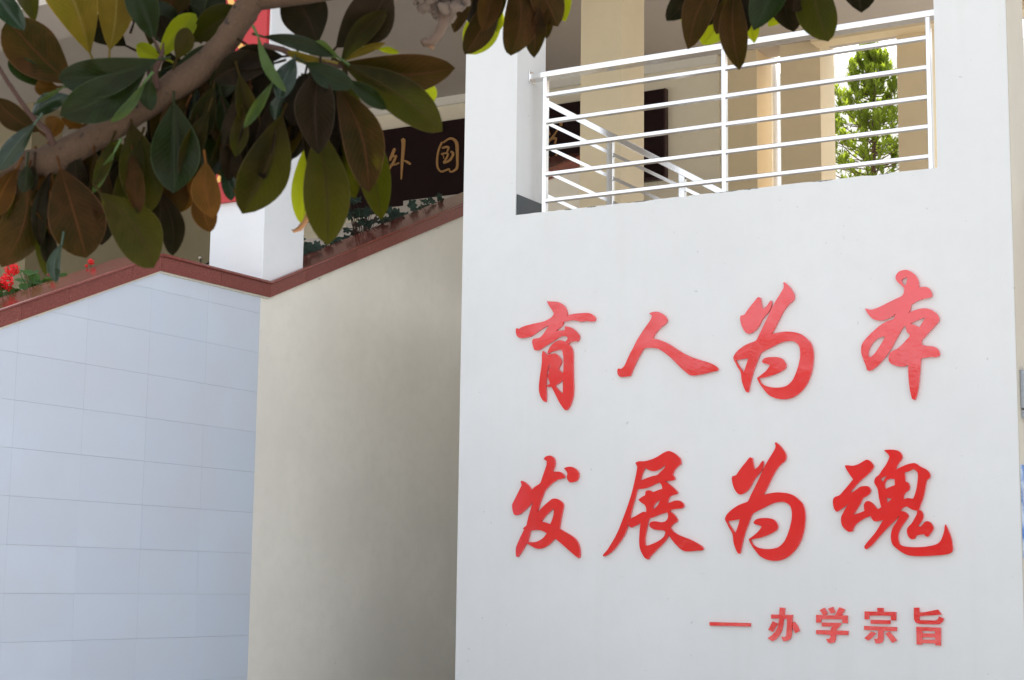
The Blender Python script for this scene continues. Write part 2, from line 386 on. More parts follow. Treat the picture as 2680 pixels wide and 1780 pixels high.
def smooth_loop(pts, sub=3, sharp=48):
    n = len(pts); out = []
    P = [Vector((p[0], p[1])) for p in pts]
    def is_sharp(i):
        a = P[i] - P[i - 1]; b = P[(i + 1) % n] - P[i]
        if a.length < 1e-6 or b.length < 1e-6: return True
        return math.degrees(a.angle(b)) > sharp
    sh = [is_sharp(i) for i in range(n)]
    for i in range(n):
        p1, p2 = P[i], P[(i + 1) % n]
        p0 = P[i - 1] if not sh[i] else p1 * 2 - p2 if False else p1
        p3 = P[(i + 2) % n] if not sh[(i + 1) % n] else p2
        for k in range(sub):
            t = k / sub
            q = 0.5 * ((2 * p1) + (p2 - p0) * t + (2 * p0 - 5 * p1 + 4 * p2 - p3) * t * t + (3 * p1 - p0 - 3 * p2 + p3) * t ** 3)
            out.append((q.x, q.y))
    return out
def extrude_px(loops, ox, oy, sc, Y, thick, sub=3, place=None):
    """loops: [outer, hole...] traced in a crop; the crop maps back to the photograph and on to the wall plane Y"""
    place = place or (lambda x, y: onY(x, y, Y))
    L3 = []
    for lp in loops:
        q = smooth_loop(lp, sub) if sub > 1 else lp
        L3.append([place(ox + a / sc, oy + b / sc) for a, b in q])
    flat = [p for l in L3 for p in l]
    tris = tessellate_polygon([[Vector((p.x, p.z, 0)) for p in l] for l in L3])
    n = len(flat); v = []
    cxm = sum((p.x for p in flat)) / n; czm = sum((p.z for p in flat)) / n
    v = [Vector((p.x, Y - thick, p.z)) for p in flat] + [Vector((p.x, Y - .0005, p.z)) for p in flat]
    f = []
    for t in tris:
        a, b, c = (flat[i] for i in t)
        s = (b.x - a.x) * (c.z - a.z) - (b.z - a.z) * (c.x - a.x)
        f.append(tuple(t) if s > 0 else tuple(reversed(t)))
    base = 0
    for li, l in enumerate(L3):
        m_ = len(l)
        ar = sum(l[i].x * l[(i + 1) % m_].z - l[(i + 1) % m_].x * l[i].z for i in range(m_))
        for i in range(m_):
            a, b = base + i, base + (i + 1) % m_
            q = (a, a + n, b + n, b)
            want = ar > 0 if li == 0 else ar < 0
            f.append(q if want else tuple(reversed(q)))
        base += m_
    return v, f
def ribbon(pts, wd):
    P = [Vector(p) for p in pts]; L = []; Rr = []
    if not isinstance(wd, (list, tuple)): wd = [wd] * len(P)
    if len(P) > 2:
        Q = []; Wd = []
        for i in range(len(P) - 1):
            p0 = P[max(i - 1, 0)]; p1 = P[i]; p2 = P[i + 1]; p3 = P[min(i + 2, len(P) - 1)]
            for k in range(3):
                t = k / 3; Q.append(.5 * ((2 * p1) + (p2 - p0) * t + (2 * p0 - 5 * p1 + 4 * p2 - p3) * t * t + (3 * p1 - p0 - 3 * p2 + p3) * t ** 3)); Wd.append(wd[i] * (1 - t) + wd[i + 1] * t)
        Q.append(P[-1]); Wd.append(wd[-1]); P, wd = Q, Wd
    for i, p in enumerate(P):
        d = (P[min(i + 1, len(P) - 1)] - P[max(i - 1, 0)]).normalized(); nrm = Vector((-d.y, d.x))
        e = wd[i] / 2
        L.append(p + nrm * e); Rr.append(p - nrm * e)
    d0 = (P[0] - P[1]).normalized(); d1 = (P[-1] - P[-2]).normalized()
    return [(q.x, q.y) for q in L] + [tuple(P[-1] + d1 * wd[-1] * .4)] + [(q.x, q.y) for q in reversed(Rr)] + [tuple(P[0] + d0 * wd[0] * .4)]
def strokes_obj(name, strokes, ox, oy, sc, Y, thick, mat, parent):
    mb = MB()
    for k, (p, w) in enumerate(strokes):
        v, f = extrude_px([ribbon(p, w)], ox, oy, sc, Y, thick + .0006 * k, 1); mb.add(v, f)
    return mb.build(name, mat, parent)
YBN = CY - .035
strokes_obj('banner_character', [([(600, -130), (606, -60), (604, 0), (618, 16), (650, 8)], [14, 16, 16, 18, 12]), ([(590, -90), (660, -98)], 14), ([(612, -40), (655, -46)], 13), ([(650, -110), (652, -30), (640, 10)], [14, 14, 10])], 0, 0, 1, YBN, .004, M_bgold, bn)
strokes_obj('banner_character', [([(590, 76), (640, 68)], 13), ([(612, 46), (610, 96), (590, 150)], [14, 14, 9]), ([(614, 100), (640, 134)], [12, 16]), ([(646, 118), (642, 165)], 10)], 0, 0, 1, YBN, .004, M_bgold, bn)
strokes_obj('banner_character', [([(585, 250), (650, 242)], 13), ([(618, 215), (616, 330)], 14), ([(590, 300), (646, 290)], 12)], 0, 0, 1, YBN, .004, M_bgold, bn)
strokes_obj('banner_character', [([(580, 395), (640, 386)], 12), ([(608, 365), (604, 470)], 13), ([(585, 440), (572, 475)], 10), ([(622, 436), (640, 468)], 12)], 0, 0, 1, YBN, .004, M_bgold, bn)
fixparent(bn)

# ------------------------------------------------------------ the lettered white wall
xl = onY(1209, 760, YP).x; xr = onY(2650, 640, YP).x
jl = onY(1350, 480, YP).x; jr = onY(2450, 300, YP).x
zs = onY(1351, 563, YP).z; TH = .42
ZTOP = 9.4
pw = empty('lettered_wall', ((xl + xr) / 2, YP, 0), 'tall smooth white wall with a balcony opening at the top and red raised characters below it', 'wall')
def wall_poly(poly, y0, y1, name, mat, parent):
    n = len(poly); v = [(x, y0, z) for x, z in poly] + [(x, y1, z) for x, z in poly]
    return mesh_obj(name, v, [tuple(range(n)), tuple(range(n, 2 * n))[::-1]] + [(i, n + i, n + (i + 1) % n, (i + 1) % n) for i in range(n)], mat, parent)
sill = []
K = 60
for i in range(K + 1):
    x = jl + (jr - jl) * i / K
    sill.append((x, zs + (random.uniform(-.0018, .0018) if 0 < i < K else 0) - (.006 if random.random() < .05 and 0 < i < K else 0)))
poly = [(xl, 0), (xr, 0), (xr, ZTOP), (jr, ZTOP)] + list(reversed(sill)) + [(jl, ZTOP), (xl, ZTOP)]
wall_poly(poly, YP, YP + TH, 'wall_panel', M_white, pw)
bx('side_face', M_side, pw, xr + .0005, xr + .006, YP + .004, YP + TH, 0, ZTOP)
for ca1, ca2 in ((1478, 1500), (1536, 1562), (1640, 1700), (1866, 1930), (1948, 1986), (2128, 2180), (2300, 2330)):
    q1, q2 = onY(ca1, 520, YP).x, onY(ca2, 480, YP).x
    mb = MB(); n_ = 9; vv = []
    for i in range(n_ + 1):
        x = q1 + (q2 - q1) * i / n_; h_ = .0015 + .006 * random.random() * math.sin(math.pi * i / n_)
        vv += [(x, YP - .0012, zs - .001), (x, YP - .0012, zs - .001 - h_)]
    mb.add(vv, [(2 * i, 2 * i + 1, 2 * i + 3, 2 * i + 2) for i in range(n_)]); mb.build('chipped_edge', M_slate, pw)
# dark skirting left on the jamb above the sill
jz = onX(1349, 508, jl).z
sk = bx('skirting_tile', M_slate, pw, jl, jl + .012, YP + .012, YP + TH + .02, zs - .01, jz)
# small brown fixture plate painted reveal strip
fixparent(pw)

GLY = {}
GLY['yu'] = ((1340, 780, 5.0583), [
 [[(475,48),(520,52),(600,55),(650,68),(700,100),(730,150),(745,200),(745,238),(800,222),(860,212),(940,205),(1010,203),(1060,212),(1100,240),(1118,275),(1110,312),(1060,318),(1000,310),(930,320),(890,310),(830,300),(760,308),(690,322),(690,355),(660,390),(620,420),(600,445),(650,437),(715,430),(715,378),(760,385),(820,405),(870,450),(905,500),(905,545),(885,580),(840,578),(790,590),(755,615),(715,592),(735,572),(752,545),(750,522),(730,510),(690,510),(640,525),(590,555),(540,590),(480,625),(420,665),(380,690),(345,700),(310,690),(295,640),(283,580),(300,545),(340,538),(385,530),(420,495),(460,440),(485,400),(505,365),(440,395),(370,440),(310,485),(250,518),(190,532),(130,535),(90,515),(72,480),(68,410),(90,405),(100,418),(160,385),(250,358),(350,335),(440,315),(510,280),(550,250),(572,215),(550,170),(510,110)]],
 [[(484,735),(500,690),(530,640),(580,590),(640,565),(680,568),(722,585),(755,608),(790,640),(815,690),(820,760),(822,900),(825,1050),(828,1200),(820,1310),(795,1400),(765,1460),(735,1490),(705,1475),(640,1380),(580,1260),(540,1180),(500,1180),(475,1170),(490,1155),(520,1140),(500,1080),(487,1035),(503,1000),(505,940),(530,903),(510,890),(490,930),(478,1000),(470,1080),(465,1180),(468,1300),(465,1380),(430,1365),(395,1310),(375,1240),(375,1150),(385,1050),(400,950),(412,850),(412,760),(425,703),(445,715),(480,758),(530,745),(590,740),(630,765),(660,810),(670,855),(650,900),(628,945),(660,970),(692,1008),(698,900),(695,780),(680,695),(640,690),(580,705),(530,722),(496,742)],
  [(585,1165),(640,1130),(690,1090),(690,1270),(640,1225)]]])
GLY['ren'] = ((1600, 800, 7.4667), [[[(755,160),(820,135),(900,125),(970,140),(1040,180),(1090,230),(1110,280),(1100,330),(1050,385),(990,430),(930,490),(880,555),(835,635),(845,652),(930,668),(1040,705),(1150,755),(1280,840),(1400,915),(1500,970),(1600,1015),(1720,1055),(1830,1090),(1940,1125),(2020,1160),(2080,1200),(2110,1240),(2090,1280),(2000,1300),(1900,1325),(1800,1350),(1700,1365),(1620,1375),(1550,1360),(1480,1310),(1400,1240),(1300,1140),(1200,1040),(1100,955),(1000,885),(920,845),(850,832),(760,830),(690,835),(640,865),(600,930),(550,1020),(500,1120),(450,1230),(410,1330),(390,1375),(350,1390),(250,1400),(190,1395),(155,1360),(140,1310),(145,1255),(165,1232),(205,1240),(250,1215),(290,1160),(330,1070),(390,940),(450,830),(520,690),(600,560),(680,440),(750,345),(800,260),(818,215),(800,185)]]])
W1 = [(375,230),(395,240),(405,300),(415,355),(430,375),(470,345),(500,300),(525,270),(535,300),(520,370),(490,420),(450,465),(410,520),(380,580),(340,635),(290,675),(245,688),(205,665),(170,610),(150,550),(142,490),(150,462),(195,448),(225,405),(270,345),(320,285),(355,240)]
W2 = [(675,55),(690,45),(740,85),(790,150),(812,200),(812,250),(790,285),(740,325),(700,375),(660,440),(610,540),(560,640),(530,690),(600,675),(680,662),(760,662),(850,675),(920,705),(980,755),(1020,800),(1045,880),(1052,960),(1045,1060),(1025,1170),(980,1290),(910,1390),(820,1465),(740,1495),(650,1500),(560,1480),(490,1440),(430,1370),(380,1300),(350,1235),(365,1225),(400,1200),(460,1150),(500,1100),(510,1075),(470,1062),(430,1052),(410,1035),(430,1000),(480,980),(550,975),(620,980),(670,1000),(700,1040),(712,1080),(700,1120),(650,1155),(590,1185),(520,1210),(450,1228),(375,1240),(400,1290),(450,1330),(530,1352),(620,1355),(700,1340),(750,1310),(800,1250),(840,1160),(870,1060),(888,960),(882,870),(860,820),(810,785),(760,778),(690,785),(620,810),(530,855),(450,895),(395,930),(370,985),(345,1050),(310,1140),(285,1230),(265,1310),(245,1400),(235,1415),(210,1400),(180,1330),(160,1260),(150,1170),(110,1100),(80,1040),(60,1000),(60,970),(90,920),(150,865),(230,815),(310,785),(345,765),(380,690),(430,590),(480,490),(530,380),(590,270),(640,190),(675,130),(685,90)]
W3 = [(90,1015),(170,1003),(240,990),(225,1050),(205,1110),(185,1165),(150,1110),(115,1060)]
GLY['wei'] = ((1910, 730, 4.75), [[W1], [W2, W3]])
tr_ = lambda L: [(x - 8, (y - 45) * 1.012 + 38) for x, y in L]
GLY['wei2'] = ((1890, 1150, 4.75), [[tr_(W1)], [tr_(W2), tr_(W3)]])
GLY['ben'] = ((2240, 700, 4.354), [[[(540,38),(590,35),(640,55),(690,95),(720,150),(728,200),(725,232),(770,228),(820,230),(855,255),(877,300),(872,340),(840,352),(780,362),(720,385),(670,410),(635,435),(632,480),(608,525),(660,500),(720,480),(790,470),(850,480),(900,505),(940,540),(958,590),(945,630),(900,680),(840,745),(790,800),(760,835),(765,890),(830,900),(890,905),(940,930),(965,980),(955,1015),(920,1028),(860,1025),(790,1035),(750,1045),(745,1130),(735,1250),(720,1380),(700,1470),(680,1515),(650,1500),(630,1420),(615,1320),(608,1200),(605,1110),(570,1130),(510,1135),(440,1115),(395,1085),(382,1040),(395,985),(430,955),(480,930),(540,880),(590,825),(620,790),(620,760),(590,740),(582,690),(580,670),(545,690),(510,750),(465,830),(410,930),(340,1030),(260,1120),(180,1180),(140,1175),(115,1100),(80,1010),(70,950),(80,880),(130,810),(200,740),(280,670),(360,620),(440,595),(465,530),(420,565),(360,595),(300,610),(240,605),(190,580),(145,530),(115,470),(150,482),(200,485),(280,455),(360,415),(450,370),(540,325),(560,260),(555,235),(525,205),(485,170),(463,130),(470,90),(500,55)],
  [(530,150),(555,125),(600,120),(590,165),(575,212),(545,190)], [(630,645),(700,610),(800,575),(770,630),(735,685),(690,665)], [(345,790),(320,840),(270,920),(220,990),(175,1028),(150,1010),(155,950),(190,880),(240,825),(290,800)]]])
GLY['fa'] = ((1330, 1180, 5.2286), [[[(500,120),(525,85),(570,68),(610,72),(640,100),(655,150),(652,200),(635,250),(620,290),(670,287),(720,288),(760,310),(785,345),(785,375),(740,388),(690,400),(640,430),(590,470),(540,520),(510,560),(480,640),(450,720),(410,850),(460,800),(520,740),(580,690),(620,660),(670,655),(720,675),(765,720),(770,760),(755,840),(735,940),(715,1060),(770,1095),(850,1140),(930,1200),(975,1270),(995,1350),(998,1440),(985,1470),(950,1450),(880,1390),(800,1320),(720,1250),(655,1200),(620,1240),(570,1290),(500,1330),(440,1342),(380,1330),(320,1295),(265,1265),(220,1350),(180,1410),(150,1455),(130,1450),(122,1400),(125,1330),(150,1260),(190,1170),(235,1080),(218,1068),(245,1040),(268,1018),(290,920),(320,820),(350,720),(355,695),(300,760),(240,820),(180,870),(130,885),(95,870),(75,800),(72,740),(90,700),(130,620),(170,540),(200,470),(190,425),(200,410),(240,425),(290,470),(330,520),(345,530),(390,490),(455,445),(480,380),(510,290),(540,200),(548,150),(530,130)],
  [(640,790),(640,860),(620,940),(595,1003),(540,985),(468,965),(530,890),(590,830)], [(320,1100),(370,1088),(430,1085),(490,1098),(545,1130),(500,1190),(440,1230),(380,1250),(320,1250),(282,1238),(300,1180),(310,1130)]],
 [[(780,240),(820,225),(870,220),(920,235),(960,270),(982,315),(975,370),(950,415),(880,435),(850,425),(825,390),(820,350),(828,320),(815,285)]]])
GLY['zhan'] = ((1570, 1170, 5.0586), [[[(485,212),(520,195),(545,190),(610,190),(690,170),(770,135),(850,85),(910,58),(950,60),(1010,90),(1065,140),(1085,180),(1085,230),(1040,265),(1000,310),(975,365),(1005,410),(1000,440),(950,450),(880,455),(950,505),(1010,560),(1045,600),(1035,625),(940,655),(920,700),(912,750),(960,730),(1010,712),(1070,712),(1110,740),(1128,780),(1110,810),(1060,820),(1000,825),(950,838),(945,860),(970,870),(1010,910),(1042,960),(1030,995),(980,1030),(948,1070),(980,1110),(1040,1155),(1120,1190),(1200,1220),(1290,1265),(1360,1310),(1388,1350),(1370,1368),(1290,1375),(1200,1383),(1140,1380),(1080,1350),(1020,1290),(970,1230),(925,1165),(905,1210),(860,1270),(800,1330),(740,1390),(690,1440),(655,1490),(620,1475),(590,1440),(555,1370),(538,1290),(538,1190),(545,1090),(555,1010),(500,1040),(435,1070),(410,1055),(385,1020),(370,1090),(330,1180),(270,1270),(200,1360),(130,1420),(75,1450),(55,1445),(65,1420),(110,1370),(180,1260),(250,1130),(310,980),(370,820),(430,640),(470,480),(500,340),(510,265),(500,240)],
  [(615,275),(650,300),(700,320),(760,318),(820,285),(885,235),(870,280),(820,330),(775,372),(700,390),(620,420),(550,450),(575,360)],
  [(510,560),(600,553),(680,530),(750,495),(810,475),(835,510),(842,555),(780,575),(720,600),(690,580),(650,575),(620,590),(615,640),(570,665),(525,700),(560,735),(610,770),(630,820),(628,865),(590,860),(540,885),(480,920),(410,950),(440,820),(480,680)],
  [(815,700),(790,760),(750,805),(718,825),(720,790),(750,745)],
  [(915,868),(918,930),(890,980),(830,998),(760,985),(700,990),(668,1020),(680,1060),(730,1090),(800,1103),(860,1105),(885,1130),(860,1190),(800,1240),(720,1280),(640,1310),(612,1290),(612,1200),(630,1100),(650,1000),(665,950),(740,925),(830,890)]]])
GLY['hun'] = ((2170, 1160, 4.9), [[[(212,290),(250,285),(320,292),(390,270),(450,235),(490,215),(530,225),(575,275),(580,310),(550,360),(500,410),(430,470),(350,550),(275,640),(330,620),(390,575),(430,555),(500,552),(530,570),(548,610),(530,650),(490,685),(445,710),(410,780),(360,860),(320,920),(390,900),(465,870),(458,820),(462,780),(490,748),(530,745),(580,780),(620,830),(640,850),(680,820),(668,780),(650,700),(640,620),(625,570),(595,520),(592,480),(610,440),(650,410),(690,350),(740,280),(775,210),(785,170),(760,135),(715,95),(750,88),(820,86),(890,98),(930,125),(948,170),(940,210),(905,255),(880,300),(862,345),(930,310),(1010,275),(1090,258),(1130,265),(1180,300),(1250,335),(1290,370),(1308,410),(1300,450),(1265,480),(1250,530),(1235,620),(1210,720),(1180,800),(1160,860),(1195,870),(1215,910),(1215,960),(1190,1010),(1145,1070),(1190,1070),(1215,1040),(1240,1010),(1280,1002),(1320,1025),(1345,1070),(1345,1110),(1320,1150),(1275,1205),(1250,1195),(1230,1170),(1180,1175),(1130,1190),(1110,1225),(1075,1235),(1040,1215),(1015,1170),(1008,1110),(1030,1070),(1070,1030),(1110,960),(1135,910),(1140,870),(1080,855),(1035,830),(1010,815),(960,830),(925,870),(980,880),(1020,910),(1030,940),(1000,990),(950,1060),(910,1130),(895,1200),(905,1270),(935,1310),(1000,1328),(1100,1335),(1200,1332),(1300,1320),(1380,1300),(1430,1265),(1460,1210),(1485,1130),(1495,1055),(1505,1045),(1540,1120),(1575,1210),(1590,1300),(1595,1370),(1570,1410),(1500,1430),(1400,1440),(1280,1448),(1150,1450),(1040,1442),(960,1410),(880,1355),(825,1300),(805,1230),(808,1150),(830,1080),(870,1020),(900,960),(908,925),(870,980),(800,1050),(720,1130),(640,1220),(560,1310),(495,1362),(470,1355),(465,1325),(490,1285),(550,1215),(610,1140),(660,1060),(705,985),(650,1000),(600,1005),(570,985),(545,935),(480,960),(410,1000),(350,1050),(320,1100),(315,1130),(270,1140),(220,1110),(180,1060),(165,1000),(170,940),(200,880),(240,810),(275,770),(210,820),(150,860),(110,883),(80,850),(62,780),(65,720),(90,690),(145,670),(200,610),(260,540),(320,465),(280,410),(240,350)],
  [(975,380),(1030,365),(1090,335),(1130,360),(1150,400),(1145,490),(1130,590),(1100,690),(1085,715),(1020,705),(970,720),(965,690),(985,645),(1030,610),(1045,560),(1030,510),(985,490),(985,430)], [(735,590),(725,540),(740,490),(790,460),(852,465),(855,540),(800,560)], [(670,455),(755,420),(730,455),(700,500)], [(745,700),(815,715),(760,770)]]])
GLY['dash'] = ((1840, 1570, 5.9025), [[[(112,342),(745,358),(745,412),(112,398)]]])
GLY['ban'] = ((1840, 1570, 5.9025), [[[(1195,118),(1275,125),(1270,232),(1398,232),(1390,300),(1385,420),(1380,540),(1360,605),(1310,635),(1250,640),(1235,610),(1220,568),(1270,575),(1295,560),(1300,480),(1308,380),(1310,295),(1258,295),(1250,370),(1230,470),(1190,550),(1140,610),(1085,640),(1050,620),(1008,592),(1070,550),(1130,490),(1170,400),(1190,290),(1062,290),(1062,225),(1188,228)]], [[(1085,330),(1165,365),(1085,495),(1018,462)]], [[(1415,335),(1465,390),(1505,480),(1435,515),(1400,450),(1388,370)]]])
GLY['xue'] = ((1840, 1570, 5.9025), [[[(1757,230),(1865,235),(1815,155),(1885,122),(1935,205),(1905,237),(2050,240),(2115,112),(2203,148),(2150,238),(2243,242),(2243,362),(2162,360),(2162,300),(1835,297),(1832,352),(1757,352)]], [[(1940,135),(2018,108),(2050,195),(1985,215)]], [[(1843,350),(2150,355),(2130,400),(2058,470),(2255,480),(2250,542),(2058,540),(2058,610),(2040,655),(2000,668),(1945,665),(1910,598),(1955,600),(1978,580),(1980,540),(1757,530),(1757,466),(1978,470),(2005,412),(1845,410)]]])
GLY['zong'] = ((2120, 1570, 5.9025), [[[(1045,123),(1142,125),(1142,183),(1338,188),(1338,318),(1260,315),(1260,245),(925,242),(922,302),(852,302),(852,178),(1055,183)]], [[(945,308),(1250,315),(1248,375),(945,368)]], [[(845,402),(1350,422),(1348,483),(1145,478),(1145,600),(1130,655),(1080,675),(1020,672),(1000,600),(1045,605),(1058,590),(1060,472),(845,465)]], [[(950,488),(1030,514),(975,580),(908,632),(848,592),(900,545)]], [[(1235,490),(1300,560),(1352,630),(1280,665),(1225,590),(1170,520)]]])
GLY['zhi'] = ((2120, 1570, 5.9025), [[[(1612,120),(1695,120),(1697,195),(1780,190),(1880,170),(1985,150),(2045,228),(1880,240),(1697,255),(1697,312),(1940,318),(1985,300),(2000,258),(2080,285),(2060,340),(2010,375),(1940,378),(1700,372),(1640,350),(1615,300)]], [[(1650,415),(2030,430),(2028,708),(1945,700),(1945,675),(1740,668),(1735,692),(1655,690)], [(1742,478),(1942,483),(1942,520),(1745,518)], [(1742,578),(1942,580),(1942,618),(1742,612)]]])
GI = [('yu', 'large red brush character 育, first in the upper row under the railing', 1), ('ren', 'large red brush character 人 like an open pair of legs, second in the upper row', 1),
      ('wei', 'large red brush character 为 in the upper row, pinker at its top than the one below', 1), ('ben', 'large pinkish red brush character 本 with loops, last in the upper row', 1),
      ('fa', 'large red brush character 发 with a loose dot, first in the second row', 1), ('zhan', 'large red brush character 展 with a long sweeping left leg, second row', 1),
      ('wei2', 'large plain red brush character 为 in the second row, below its twin', 1), ('hun', 'large red brush character 魂 with a long upturned hook, last in the second row', 1),
      ('dash', 'thin red dash before the small line of characters', 2), ('ban', 'small glossy red character 办 right after the dash', 2), ('xue', 'small glossy red character 学 between 办 and 宗', 2),
      ('zong', 'small glossy red character 宗, last but one of the bottom line', 2), ('zhi', 'small glossy red character 旨 at the right end of the bottom line', 2)]
for key, lab, sz in GI:
    (ox, oy, sc), pieces = GLY[key]
    mb = MB()
    for k, pc in enumerate(pieces):
        v, f = extrude_px(pc, ox, oy, sc, YP, (.020 if sz == 1 else .014) - .0005 * k, 3 if sz == 1 else 1); mb.add(v, f)
    o = mb.build('wall_character' if key != 'dash' else 'wall_dash', M_red, None)
    tag(o, lab, 'sign letter' if key != 'dash' else 'sign dash', 'large red brush characters on the white wall' if sz == 1 else 'small red characters at the foot of the inscription')

# right return of the wall: steel box and blue poster
XR = xr + .006
b0 = onX(2668, 968, XR); b1 = onX(2670, 1092, XR)
bo = empty('steel_cabinet', (XR, b0.y + .1, b1.z), 'small grey steel box with rusty screws at the right edge of the photo', 'electrical box')
bb = bx('cabinet_body', M_box, bo, XR, XR + .06, b0.y, b0.y + .32, b1.z + .055, b0.z); bevel(bb, .004)
bx('lower_bracket', M_box, bo, XR, XR + .05, b0.y + .01, b0.y + .3, b1.z, b1.z + .045)
for zz in (b0.z - .03, b1.z + .08):
    m = MB(); m.tube([(XR + .06, b0.y + .02, zz), (XR + .064, b0.y + .02, zz)], [.01, .008], 8); m.build('screw', M_rust, bo)
fixparent(bo)
p0 = onX(2669, 1215, XR); p1 = onX(2677, 1462, XR)
po = bx('poster', M_poster, None, XR, XR + .006, p0.y + .01, p0.y + .75, p1.z, p0.z); tag(po, 'blue printed poster board on the side of the white wall at the right edge', 'poster')

# ------------------------------------------------------------ front railing
XJ = jl
Yr = onX(1391, 200, XJ).y
YF = Yr - .03     # front faces
rl = empty('balcony_railing', (-4.4, Yr, zs), 'bright stainless steel railing with five bars standing in the opening of the white wall', 'railing')
def zrail(yl_, yr_):
    a = onY(1421, yl_, YF); b = onY(2430, yr_, YF); return (a.z + b.z) / 2
# heights from both ends averaged
zt = (onY(1417, 189, YF).z + onY(2447, 24, YF).z) / 2; zt0 = (onY(1417, 203.5, YF).z + onY(2447, 41, YF).z) / 2
mb = MB(); mb.box(XJ + .004, jr + .0, YF - .006, YF + .092, zt0, zt); bevel(mb.build('handrail', M_steel, rl), .004, 2)
mb = MB(); mb.box(XJ, XJ + .012, YF - .02, YF + .075, zt0 - .022, zt + .018); bevel(mb.build('bracket_plate', M_steel, rl), .003)
posts = []
for pa, pb in ((1418.5, 1427), (1888, 1898), (2425.5, 2435.5)):
    yy = 400
    a = onY(pa + (6 if False else 0), 440 if pa < 1500 else (350 if pa < 2000 else 250), YF).x; b = onY(pb, 440 if pa < 1500 else (350 if pa < 2000 else 250), YF).x
    b = a + .030
    mb = MB(); mb.box(a, b, YF, YF + .044, zs - .01, zt0); bevel(mb.build('post', M_steel, rl), .002, 1); posts.append((a, b))
barz = [((243 + 0, 253), (92.5, 103)), ((313, 323), (169, 179.5)), ((382, 391.5), (247.6, 258)), ((451, 460), (324.6, 335)), ((521, 530), (402.5, 412))]
for (la, lb), (ra, rb) in barz:
    z1 = (onY(1427, la, YF).z + onY(2425, ra, YF).z) / 2; z0 = (onY(1427, lb, YF).z + onY(2425, rb, YF).z) / 2
    for i in range(2):
        mb = MB(); mb.box(posts[i][1] - (.009 if i == 0 else 0), posts[i + 1][0], YF + (-.003 if i == 0 else .0015), YF + .042, z0, z1); bevel(mb.build('bar', M_steel, rl), .002, 1)
fixparent(rl)

# ------------------------------------------------------------ railing of the inner stair
Y2 = YP + 1.35
sr_ = empty('stair_railing', (-5.2, Y2, 4), 'second steel railing sloping down to the right behind the balcony railing', 'railing')
def l2(x0, y0, x1, y1): return onY(x0, y0, Y2), onY(x1, y1, Y2)
a, b = l2(1432, 269, 1885, 502)
d = (b - a).normalized(); mb = MB(); mb.beam(a - d * .12, b + d * .35, .06, .048); bevel(mb.build('handrail', M_steel, sr_), .003)
for (x0, y0, x1, y1) in ((1441, 326, 1828, 511), (1450, 394, 1724, 522), (1457, 462, 1604, 530), (1429, 511, 1507, 547)):
    a, b = l2(x0, y0, x1, y1); d = (b - a).normalized(); mb = MB(); mb.beam(a - d * (.12 if x0 > 1430 else .02), b + d * .5, .024, .026); mb.build('bar', M_steel, sr_)
for px, y0, y1 in ((1599, 362, 545), (1787, 455, 560)):
    a = onY(px, y0, Y2); b = onY(px, y1, Y2); mb = MB(); mb.box(a.x - .028, a.x + .024, Y2 - .02, Y2 + .02, b.z, a.z + .0); bevel(mb.build('post', M_steel, sr_), .002, 1)
fixparent(sr_)

# ------------------------------------------------------------ gallery: back wall, piers, ceiling, floor
zc = onY(1785, 160, YB).z                                     # ceiling height at the back wall
FLOOR = zs - .12; XE = -.2
gl = empty('gallery_building', (-6, YB, 0), 'cream gallery behind the white wall with tan piers opening on a sunlit courtyard', 'building')
bx('floor_slab', M_floor, gl, xl - .2, XE, YP + TH + .003, YB, FLOOR - .25, FLOOR)
X = lambda px, y=300: onY(px, y, YB).x
bx('back_wall', M_shaded, gl, -26, X(720), YB, YB + .3, 0, zc + .2)  # left stretch gets its gloom from the darkened colour
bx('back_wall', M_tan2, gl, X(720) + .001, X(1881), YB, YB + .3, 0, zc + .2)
piers = [(1905, 1981, 1), (2043, 2148, 2), (2350, 2441, 3)]
PD = .42
# lintel edge and piers toward the courtyard
for i, (a, b, k) in enumerate(piers):
    dp = (onX(b + (39, 37, 11)[i], 300, X(b)).y - YB) if i < 2 else .3
    bx('pier', M_tan, gl, X(a), X(b), YB + .001, YB + dp, 0, zc + .2)
bx('wall_end', M_beige, gl, X(1881) + .001, X(1905) - .001, YB + .05, YB + .3, 0, zc + .2)
# drain pipe and low white wall seen between the piers
mb = MB(); q = onY(2026, 300, YB + .5); mb.tube([(q.x, YB + .5, 0), (q.x, YB + .5, zc + .3)], [.045, .045], 14); o = mb.build('drain_pipe', M_pipe, None, True)
tag(o, 'thin white drain pipe running down beside the second tan pier', 'pipe')
# big ceiling and the storey above
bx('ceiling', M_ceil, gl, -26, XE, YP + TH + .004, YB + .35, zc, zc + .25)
bx('ceiling_edge_beam', M_beige, gl, -26, X(1881), YB - .06, YB - .002, zc - .10, zc - .002)
# downstand beam at the right, its face tan like the piers
YBM = YB - .22
bz = onY(2270, 88, YBM).z
bx('downstand_beam', M_tan, gl, onY(2120, 60, YBM).x, XE, YBM, YB - .003, bz, zc - .001)
bx('upper_storey', M_white, gl, -26, XE, YP + TH + .005, YB + .35, zc + .252, 9.4)
bx('upper_front', M_white, gl, cx0, xl - .01, CY + .02, YP + TH, zc, 9.4)
bx('left_sky_blocker', M_ceil, gl, -26, cx0 - .002, CY + .02, YP + TH, 6.45, 9.4)  # added lower than the other fronts to keep sky light off the left bay
bx('upper_front', M_white, gl, xr + .01, XE, YP + .02, YP + TH, zc, 9.4)
bx('left_end_wall', M_tan2, gl, -26.3, -26.002, CY, YB + .3, 0, 9.4)
bx('shade_wall', M_white, gl, xl + 2.6, xl + 2.8, YP + TH + .002, YB - .002, 0, 1.9)  # unseen wall added to darken the lower part of the cream wall
bx('shade_back_wall', M_white, gl, SW + .002, xl + 2.598, 14.4, 14.6, 0, FLOOR - .252)  # unseen too, added to close off light behind the cream wall
